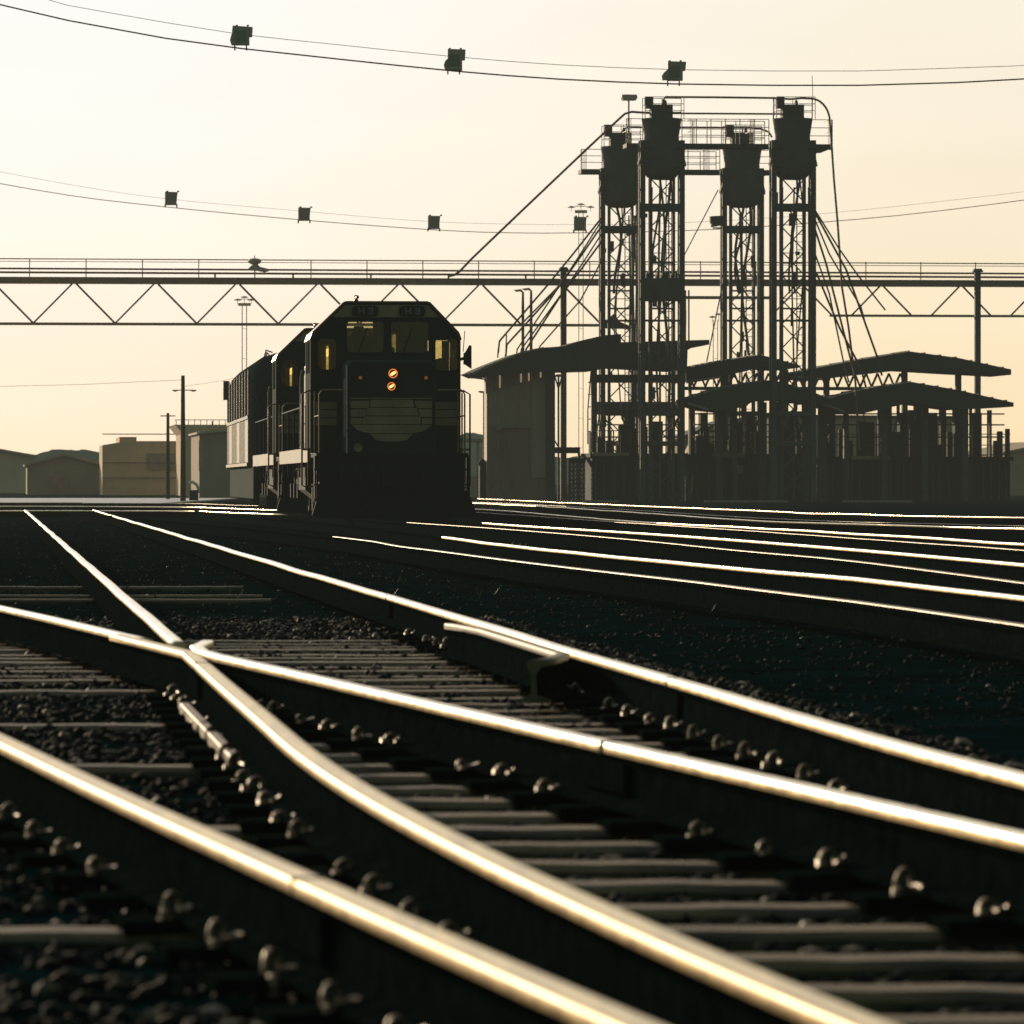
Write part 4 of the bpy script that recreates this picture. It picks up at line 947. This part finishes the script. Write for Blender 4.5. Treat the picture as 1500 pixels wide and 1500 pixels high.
# service platforms: deck, skirt wall, posts, cabinets
def platform(label, px0, px1, Y, deckpy, lip, rnds):
    f = Fr((px0 + px1) / 2, Y); t = thing('service_platform', label, 'platform', f.loc, YR)
    s = MB(); s.box(f.x(px0), f.x(px1), -.2, 3.2, -.02, f.z(deckpy + 6)); 
    s.build('skirt_wall', M['wall'], t)
    MB().box(f.x(px0) - .1, f.x(px1) + .1, -.45, 3.3, f.z(deckpy + 5.9), f.z(deckpy)).build('deck', M['wall'], t)
    MB().box(f.x(lip[0]), f.x(lip[1]), -.6, -.46, f.z(deckpy + 4), f.z(deckpy - 1)).build('deck_edge', M['deck'], t)
    rnd = random.Random(rnds)
    s = MB(); x = px0 + 5
    while x < px1: s.box(f.x(x) - .03, f.x(x) + .03, -.26, -.2, .1, f.z(deckpy + 8)); x += rnd.uniform(9, 22)
    s.build('skirt_batten', M['steel'], t)
    s = MB(); x = px0 + 3
    while x < px1 - 4:
        w_ = rnd.choice((3, 5, 7, 11, 14)); h_ = rnd.choice((592, 604, 618, 600, 632, 645))
        s.box(f.x(x), f.x(x + w_), 1.2, 1.9, f.z(deckpy), f.z(h_)); x += w_ + rnd.choice((4, 6, 8, 12))
    s.build('equipment_cabinet', M['wall'], t)
    for q in range(10):
        xx = f.x(rnd.uniform(px0 + 4, px1 - 4)); w2_ = rnd.uniform(.1, .5); z0_ = f.z(deckpy) ; MB().box(xx, xx + w2_, -.1, .3, z0_, z0_ + rnd.uniform(.4, 1.5)).build('hose_reel', M['wall'], t, bevel=.03)
    for q in range(9):
        xx = f.x(rnd.uniform(px0 + 4, px1 - 4)); x2 = xx + rnd.uniform(-.4, .4); MB().tube([(xx, .5, f.z(deckpy)), (xx, .5, f.z(632)), (x2, .5, f.z(612)), (x2, .5, f.z(588))], rnd.choice((.03, .05, .07)), 6).build('feed_pipe', M['steel'], t)
    for q in range(3): MB().box(f.x(px0 + 3), f.x(px1 - 3), .6, .7, f.z((606, 622, 640)[q]) - .03, f.z((606, 622, 640)[q]) + .03).build('pipe_rack', M['steel'], t)
    s = MB(); x = px0
    while x < px1: s.box(f.x(x) - .02, f.x(x) + .02, -.3, -.26, f.z(deckpy), f.z(deckpy - 33)); x += 14
    for q in (33, 17): s.box(f.x(px0), f.x(px1), -.3, -.27, f.z(deckpy - q) - .018, f.z(deckpy - q) + .018)
    s.build('handrail', M['steel'], t)
    return t, f
p1, g1 = platform('dark service platform under the two left sand towers', 866, 1003, 229, 664, (866, 919), 3)
p2, g2 = platform('dark service platform with a pale notice, under the middle canopies', 1015, 1190, 229, 665, (1041, 1088), 5)
p3, g3 = platform('dark service platform at the right edge under the last canopy', 1212, 1480, 229, 669, (1244, 1300), 9)
MB().box(g2.x(1077), g2.x(1087), -.32, -.28, g2.z(694), g2.z(681)).build('notice', M['deck'], p2)
MB().box(g1.x(954), g1.x(966), -.32, -.28, g1.z(689), g1.z(676)).build('notice', M['steel'], p1)
def stairs(label, pxa, pxb, Y):
    f = Fr(pxa, Y); t = thing('platform_stairs', label, 'stairs', f.loc, YR)
    s = MB()
    for a in (pxa, pxb): s.bar(f.p(a, 670, -.2), f.p(a + 3, 728, -1.8), .09)
    s.build('stringer', M['steel'], t)
    s = MB()
    for i in range(8): s.box(f.x(pxa), f.x(pxb), -.35 - i * .2, -.15 - i * .2, f.z(673 + i * 7), f.z(672 + i * 7))
    s.build('tread', M['steel'], t)
stairs('steel stairs in front of the left service platform', 978, 1000, 226.5)
stairs('steel stairs in front of the middle service platform', 1168, 1195, 226.5)
pipe('pale yellow leaning rod beside the stairs of the left platform', [(1015, 697), (1012, 727)], 225, .03, 'yellowrail', 'leaning_rod', 'rod')
# cage, gate and bits left of the left platform
f = Fr(846, 229); t = thing('wire_cage', 'tall wire cage between the gantry post and the left platform', 'cage', f.loc, YR)
s = MB()
for a in (836, 841, 846, 851, 856):
    for d in (0, .6): s.box(f.x(a) - .03, f.x(a) + .03, d - .02, d + .02, 0, f.z(676))
for i in range(9):
    for d in (0, .6): s.box(f.x(836), f.x(857), d - .02, d + .02, f.z(728 - i * 6.3) - .03, f.z(728 - i * 6.3) + .03)
s.build('bars', M['steel'], t); MB().box(f.x(835), f.x(858), -.05, .65, f.z(678), f.z(671)).build('lid', M['wall'], t)
f = Fr(863, 231); o = MB().box(f.x(858), f.x(872), 0, .1, -.02, f.z(676)).build('metal_gate', M['concrete2']); o.location = f.loc; o.rotation_euler.z = YR; tag(o, 'plain grey sheet gate beside the wire cage', 'gate')
f = Fr(830, 232); t = thing('low_crossbeam', 'low dark beam on short posts behind the gantry post', 'beam', f.loc, YR)
MB().box(f.x(806), f.x(850), 0, .3, f.z(664), f.z(655)).build('beam', M['wall'], t)
MB().box(f.x(809), f.x(812), 0, .2, -.02, f.z(664)).build('post', M['wall'], t); MB().box(f.x(847), f.x(850), 0, .2, -.02, f.z(664)).build('post', M['wall'], t)
f = Fr(868, 233); t = thing('access_ladder', 'thin access ladder under the left canopy', 'ladder', f.loc, YR)
s = MB()
s.bar(f.p(861, 650), f.p(861, 600), .05); s.bar(f.p(861, 600), f.p(866, 541), .05); s.bar(f.p(868, 665), f.p(868, 541), .06)
s.build('rails', M['steel'], t); s = MB()
for i in range(6): s.box(f.x(861), f.x(868), -.02, .02, f.z(650 - i * 18) - .02, f.z(650 - i * 18) + .02)
s.build('rungs', M['steel'], t)
f = Fr(818, 236); t = thing('bracket_pole', 'slim pole with crossed brackets and lamp beside the gantry post', 'pole', f.loc, YR)
MB().box(-.04, .04, -.04, .04, 0, f.z(548)).build('post', M['steel'], t)
s = MB(); s.bar(f.p(812, 548), f.p(818, 570), .06); s.bar(f.p(824, 548), f.p(818, 570), .06); s.lathe([(.05, 0), (.16, -.05), (.16, -.1), (0, -.14)], (0, 0, f.z(548)), 10)
s.bar(f.p(812, 645), f.p(824, 664), .06); s.build('lamp_bracket', M['steel'], t)

# parked van glimpsed between the platforms
f = Fr(1033, 252); v = thing('parked_van', 'pale van glimpsed behind the platforms, under the middle canopy', 'van', f.loc, YR)
MB().prism(f.poly([(1000, 700), (1000, 668), (1010, 660), (1018, 644), (1024, 636), (1062, 636), (1064, 700)]), -.2, 1.7).build('body', M['concrete'], v, bevel=.04)
MB().prism(f.poly([(1014, 659), (1021, 645), (1026, 640), (1040, 640), (1040, 659)]), -.23, -.205).build('window', M['glassdark'], v)
for a in (1012, 1054): MB().lathe([(0, -.24), (.3, -.24), (.33, -.2), (.33, 0), (0, 0)], (f.x(a), 0, .33), 16, 'y').build('wheel', M['seal'], v)
s = MB(); s.box(f.x(1000), f.x(1064), 1.8, 2.0, 0, f.z(700)); 
# low rear sheds and roofs behind, seen under the canopies
f = Fr(1030, 290); t = thing('low_roofed_store', 'low store with a sloping roof seen behind the van', 'building', f.loc, YR)
MB().prism(f.poly([(1000, 638), (1060, 618), (1130, 610), (1260, 612), (1400, 612), (1400, 720), (1000, 720)]), 0, 5).build('wall', M['concrete2'], t)
MB().prism(f.poly([(995, 640), (1060, 616), (1130, 607), (1405, 609), (1405, 612), (1130, 610), (1060, 619.5), (995, 643)]), -.3, 5.2).build('roof', M['roof'], t)

# ------------------------------------------------------------------ left background
f = Fr(300, 285); t = thing('warehouse', 'hazy grey warehouse with a flat roof at the far left', 'building', f.loc, YR)
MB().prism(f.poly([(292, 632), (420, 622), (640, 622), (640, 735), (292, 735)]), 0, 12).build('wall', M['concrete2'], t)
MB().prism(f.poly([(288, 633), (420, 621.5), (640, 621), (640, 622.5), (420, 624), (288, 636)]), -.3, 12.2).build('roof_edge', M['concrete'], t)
MB().box(f.x(291), f.x(293.5), -.2, -.1, f.z(690), f.z(645)).build('downpipe', M['deck'], t)
f = Fr(250, 310); t = thing('concrete_building', 'pale concrete building with a railed roof behind the warehouse', 'building', f.loc, YR)
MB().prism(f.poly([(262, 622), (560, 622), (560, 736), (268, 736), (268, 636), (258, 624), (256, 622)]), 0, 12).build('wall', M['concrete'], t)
s = MB(); x = 258
while x < 560: s.box(f.x(x) - .02, f.x(x) + .02, 0, .04, f.z(622), f.z(615)); x += 9
s.box(f.x(256), f.x(560), 0, .04, f.z(615.5), f.z(614.5)); s.box(f.x(310), f.x(312), 0, .1, f.z(622), f.z(617)); s.build('roof_railing', M['pipe'], t)
f = Fr(180, 330); t = thing('low_block', 'low hazy block stretching off the left edge', 'building', f.loc, YR)
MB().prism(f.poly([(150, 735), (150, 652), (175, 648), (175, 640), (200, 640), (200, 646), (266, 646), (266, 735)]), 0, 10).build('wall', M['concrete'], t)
MB().box(f.x(215), f.x(264), -.05, -.01, f.z(690), f.z(664)).build('window_band', M['deck'], t)
for q in (700, 678, 636): MB().box(f.x(150), f.x(266), -.4, -.36, f.z(q) - .03, f.z(q) + .03).build('railing', M['pipe'], t)
for a, b, pk, Y_, lab, mm in ((40, 150, 668, 340, 'low hazy gabled shed beyond the left edge of the yard', 'concrete2'), (-120, 50, 655, 380, 'wide hazy shed furthest to the left', 'concrete'), (1470, 1620, 650, 320, 'hazy shed beyond the right end of the platforms', 'concrete2')):
    f = Fr((a + b) / 2, Y_); t = thing('goods_shed', lab, 'building', f.loc, YR)
    MB().prism(f.poly([(a, 740), (a, pk + 14), ((a + b) / 2, pk), (b, pk + 14), (b, 740)]), 0, 14).build('wall', M[mm], t)
    MB().prism(f.poly([(a - 4, pk + 15), ((a + b) / 2, pk - .5), (b + 4, pk + 15), (b + 4, pk + 12), ((a + b) / 2, pk - 4), (a - 4, pk + 12)]), -.5, 14.5).build('roof', M['concrete2'], t)
    MB().box(f.x(a * .7 + b * .3), f.x(a * .45 + b * .55), -.1, -.02, f.z(735), f.z(pk + 30)).build('door', M['gantry'], t)
f = Fr(268, 225); t = thing('utility_pole', 'tall wooden pole with two arm lamps, left of the locomotives', 'pole', f.loc, YR)
MB().tube([(0, 0, -.1), (0, 0, f.z(550))], .12, 10, r2=.075).build('pole', M['wood'], t)
s = MB(); s.tube([f.p(258, 571.5), f.p(282, 571.5)], .02, 6); s.build('crossarm', M['pipe'], t)
for a, b in ((252, 261), (278, 288)): MB().prism(f.poly([(a, 572), (a + 1, 571), (b - 1, 571), (b, 572.5), ((a + b) / 2, 574)]), -.1, .1).build('lamp', M['lampcase'], t)
f = Fr(246, 250); t = thing('short_utility_pole', 'shorter dark pole with a single crossbar at the far left edge', 'pole', f.loc, YR)
MB().tube([(0, 0, -.1), (0, 0, f.z(605))], .10, 8, r2=.07).build('pole', M['wood'], t)
MB().box(f.x(235), f.x(257), -.03, .03, f.z(610), f.z(608.5)).build('crossarm', M['wood'], t)
pipe('faint wire running left from the tall wooden pole', [(0, 566), (120, 563), (267, 556)], 226, .008, 'cable', 'overhead_wire', 'wire')
pipe('faint wire running right from the tall wooden pole', [(269, 566), (330, 557), (440, 530), (560, 480)], 226.5, .006, 'cable', 'overhead_wire', 'wire')
# switch stand glinting by the pole
f = Fr(284, 232); t = thing('switch_stand', 'small switch stand with a pale weighted lever by the tall pole', 'switch stand', f.loc, YR)
MB().box(-.2, .18, -.2, .2, 0, .45).build('base', M['under'], t)
s = MB(); s.tube([f.p(277, 707), f.p(282, 706), f.p(288, 710), f.p(291, 717), f.p(290, 722)], .07, 8); s.build('lever', M['white'], t)

# light masts far behind
def mast(label, px_, Y, topy, ring=True, spread=12, heads=2):
    f = Fr(px_, Y); t = thing('light_mast', label, 'light mast', f.loc, 0)
    s = MB(); w_ = 3.2 * f.k
    for a in (-w_, w_):
        for d in (-w_, w_): s.box(a - .02, a + .02, d - .02, d + .02, 0, f.z(topy + 8))
    z = 1.0
    while z < f.z(topy + 10):
        s.box(-w_, w_, -w_ - .01, -w_ + .01, z, z + .02); z += 1.8
    s.build('lattice', M['yellowrail'], t)
    if ring:
        s = MB(); s.box(-9 * f.k, 9 * f.k, -.25, .25, f.z(topy + 12), f.z(topy + 8)); s.box(-9 * f.k, 9 * f.k, -.26, -.24, f.z(topy + 3), f.z(topy + 2)); s.build('platform', M['lampcase'], t)
    for i in range(heads):
        a = (i - (heads - 1) / 2) * spread
        h = MB(); h.lathe([(0, .10), (.12, .08), (.24, .02), (.25, 0), (0, -.03)], (a * f.k, 0, f.z(topy + (0 if i % 2 else 4))), 12); h.box(a * f.k - .015, a * f.k + .015, -.01, .01, f.z(topy + 10), f.z(topy + 1)); h.build('lamp', M['lampcase'], t)
mast('thin far light mast with paired lamps, left of the locomotive roof', 358, 330, 436, True, 10, 3)
mast('tall far light mast with a ring of lamps, left of the sand towers', 851, 330, 300, True, 14, 3)
mast('far light mast between the tall towers, under the gantry', 1048, 330, 461, False, 9, 2)
for px_, top, lab in ((766, 425, 'slim lamp pole behind the left canopy, left one of a pair'), (778, 423, 'slim lamp pole behind the left canopy, right one of a pair')):
    f = Fr(px_, 262); t = thing('lamp_pole', lab, 'lamp pole', f.loc, 0, 'lamp poles behind the left canopy')
    MB().tube([(0, 0, 0), (0, 0, f.z(top + 25)), (0, 0, f.z(top + 3)), (-.2, 0, f.z(top))], .09, 8, r2=.04).build('pole', M['steel'], t)
    MB().prism([(-.45, f.z(top)), (-.1, f.z(top) + .05), (0, f.z(top) - .03), (-.3, f.z(top) - .09)], -.1, .1).build('lamp', M['lampcase'], t)
f = Fr(705, 262); t = thing('lamp_pole', 'short far lamp seen just left of the shed corner', 'lamp pole', f.loc, 0)
MB().tube([(.12, 0, 0), (.12, 0, f.z(574))], .04, 6).build('pole', M['gantry'], t); MB().prism(f.poly([(700, 574), (702, 572.5), (709, 573), (710, 575), (705, 576)]), -.1, .1).build('lamp', M['lampcase'], t)
# low fence and sheds between the locomotive and the shed
f = Fr(702, 280); t = thing('far_outbuilding', 'hazy low outbuilding seen between the locomotive and the shed', 'building', f.loc, YR)
MB().box(f.x(560), f.x(720), 0, 5, 0, f.z(697)).build('wall', M['concrete2'], t)
MB().box(f.x(560), f.x(720), -.2, 5.2, f.z(647), f.z(643)).build('roof_beam', M['concrete2'], t)
for a in (600, 650, 700): MB().box(f.x(a) - .06, f.x(a) + .06, 0, .1, 0, f.z(647)).build('post', M['concrete2'], t)
# distant hills
s = MB(); vs = []; n = 700
for i in range(n + 1):
    px_ = -1200 + 3900 * i / n
    base = 668 - 16 * noise.noise(Vector((px_ * .005, 1, 0))) - 9 * noise.noise(Vector((px_ * .03, 4, 0))) - 3 * noise.noise(Vector((px_ * .15, 4, 0)))
    base -= 34 * math.exp(-((px_ - 690) / 55) ** 2)
    p = at(px_, base, 1150); vs += [(p.x, 1150, -2), (p.x, 1150, p.z), (p.x * 1.15, 1500, p.z * .9)]
s.add(vs, [(i * 3, i * 3 + 3, i * 3 + 4, i * 3 + 1) for i in range(n)] + [(i * 3 + 1, i * 3 + 4, i * 3 + 5, i * 3 + 2) for i in range(n)], True)
struct(s.build('hills', M['hills']))

# ------------------------------------------------------------------ weeds and litter
s = MB(); rnd = random.Random(4)
for i in range(170):
    if i < 110: cx_, cy_ = rnd.uniform(690, 850), rnd.uniform(780, 803)
    else: cx_, cy_ = rnd.uniform(100, 1400), rnd.uniform(770, 900)
    z = CAMZ * F / (cy_ - HY); X = (cx_ - CX) / F * z
    for b in range(5):
        a = rnd.uniform(0, 6.3); h_ = rnd.uniform(.03, .10); q = Vector((math.cos(a), math.sin(a), 0)); c0 = Vector((X, z, -.02))
        s.add([c0 - q.cross(Vector((0, 0, 1))) * .006, c0 + q.cross(Vector((0, 0, 1))) * .006, c0 + q * h_ * .7 + Vector((0, 0, h_))], [(0, 1, 2)])
o = s.build('weeds', M['weed']); o['kind'] = 'stuff'; o['label'] = 'sparse low weeds growing between the tracks'; o['category'] = 'weeds'
for px_, py, sz, lab in ((643, 818, .10, 'crumpled pale scrap of paper on the ground before the locomotive'), (1197, 783, .12, 'small pale lump between the far right tracks')):
    z = CAMZ * F / (py - HY); rnd = random.Random(px_); s = MB()
    s.add([Vector((v.x * sz * rnd.uniform(.5, 1), v.y * sz * rnd.uniform(.5, 1), (v.z + .6) * sz * .5 * rnd.uniform(.4, 1))) for v in ICO], ICOF)
    o = s.build('litter_scrap', M['deck']); o.location = ((px_ - CX) / F * z, z, -.02); tag(o, lab, 'litter')

# pale sheet standing in for lit ground at far left; kerb slabs before platforms
o = MB().box((-700 - CX) * 175 / F, (345 - CX) * 260 / F, 168, 262, -.05, .012).build('lit_ground', mat('lit_ground_tone', (.30, .25, .17), rough=.45, spec=.6, var=.5, scale=.6, stretch=(.4, 1, 1))); struct(o)
for a, b, Y, lab in ((815, 905, 226, 'left'), (1030, 1150, 224, 'middle'), (1232, 1330, 224, 'right')):
    o = MB().box((a - CX) * Y / F, (b - CX) * Y / F, Y - 2.5, Y - .4, -.05, .045).build('kerb', M['deck']); struct(o)
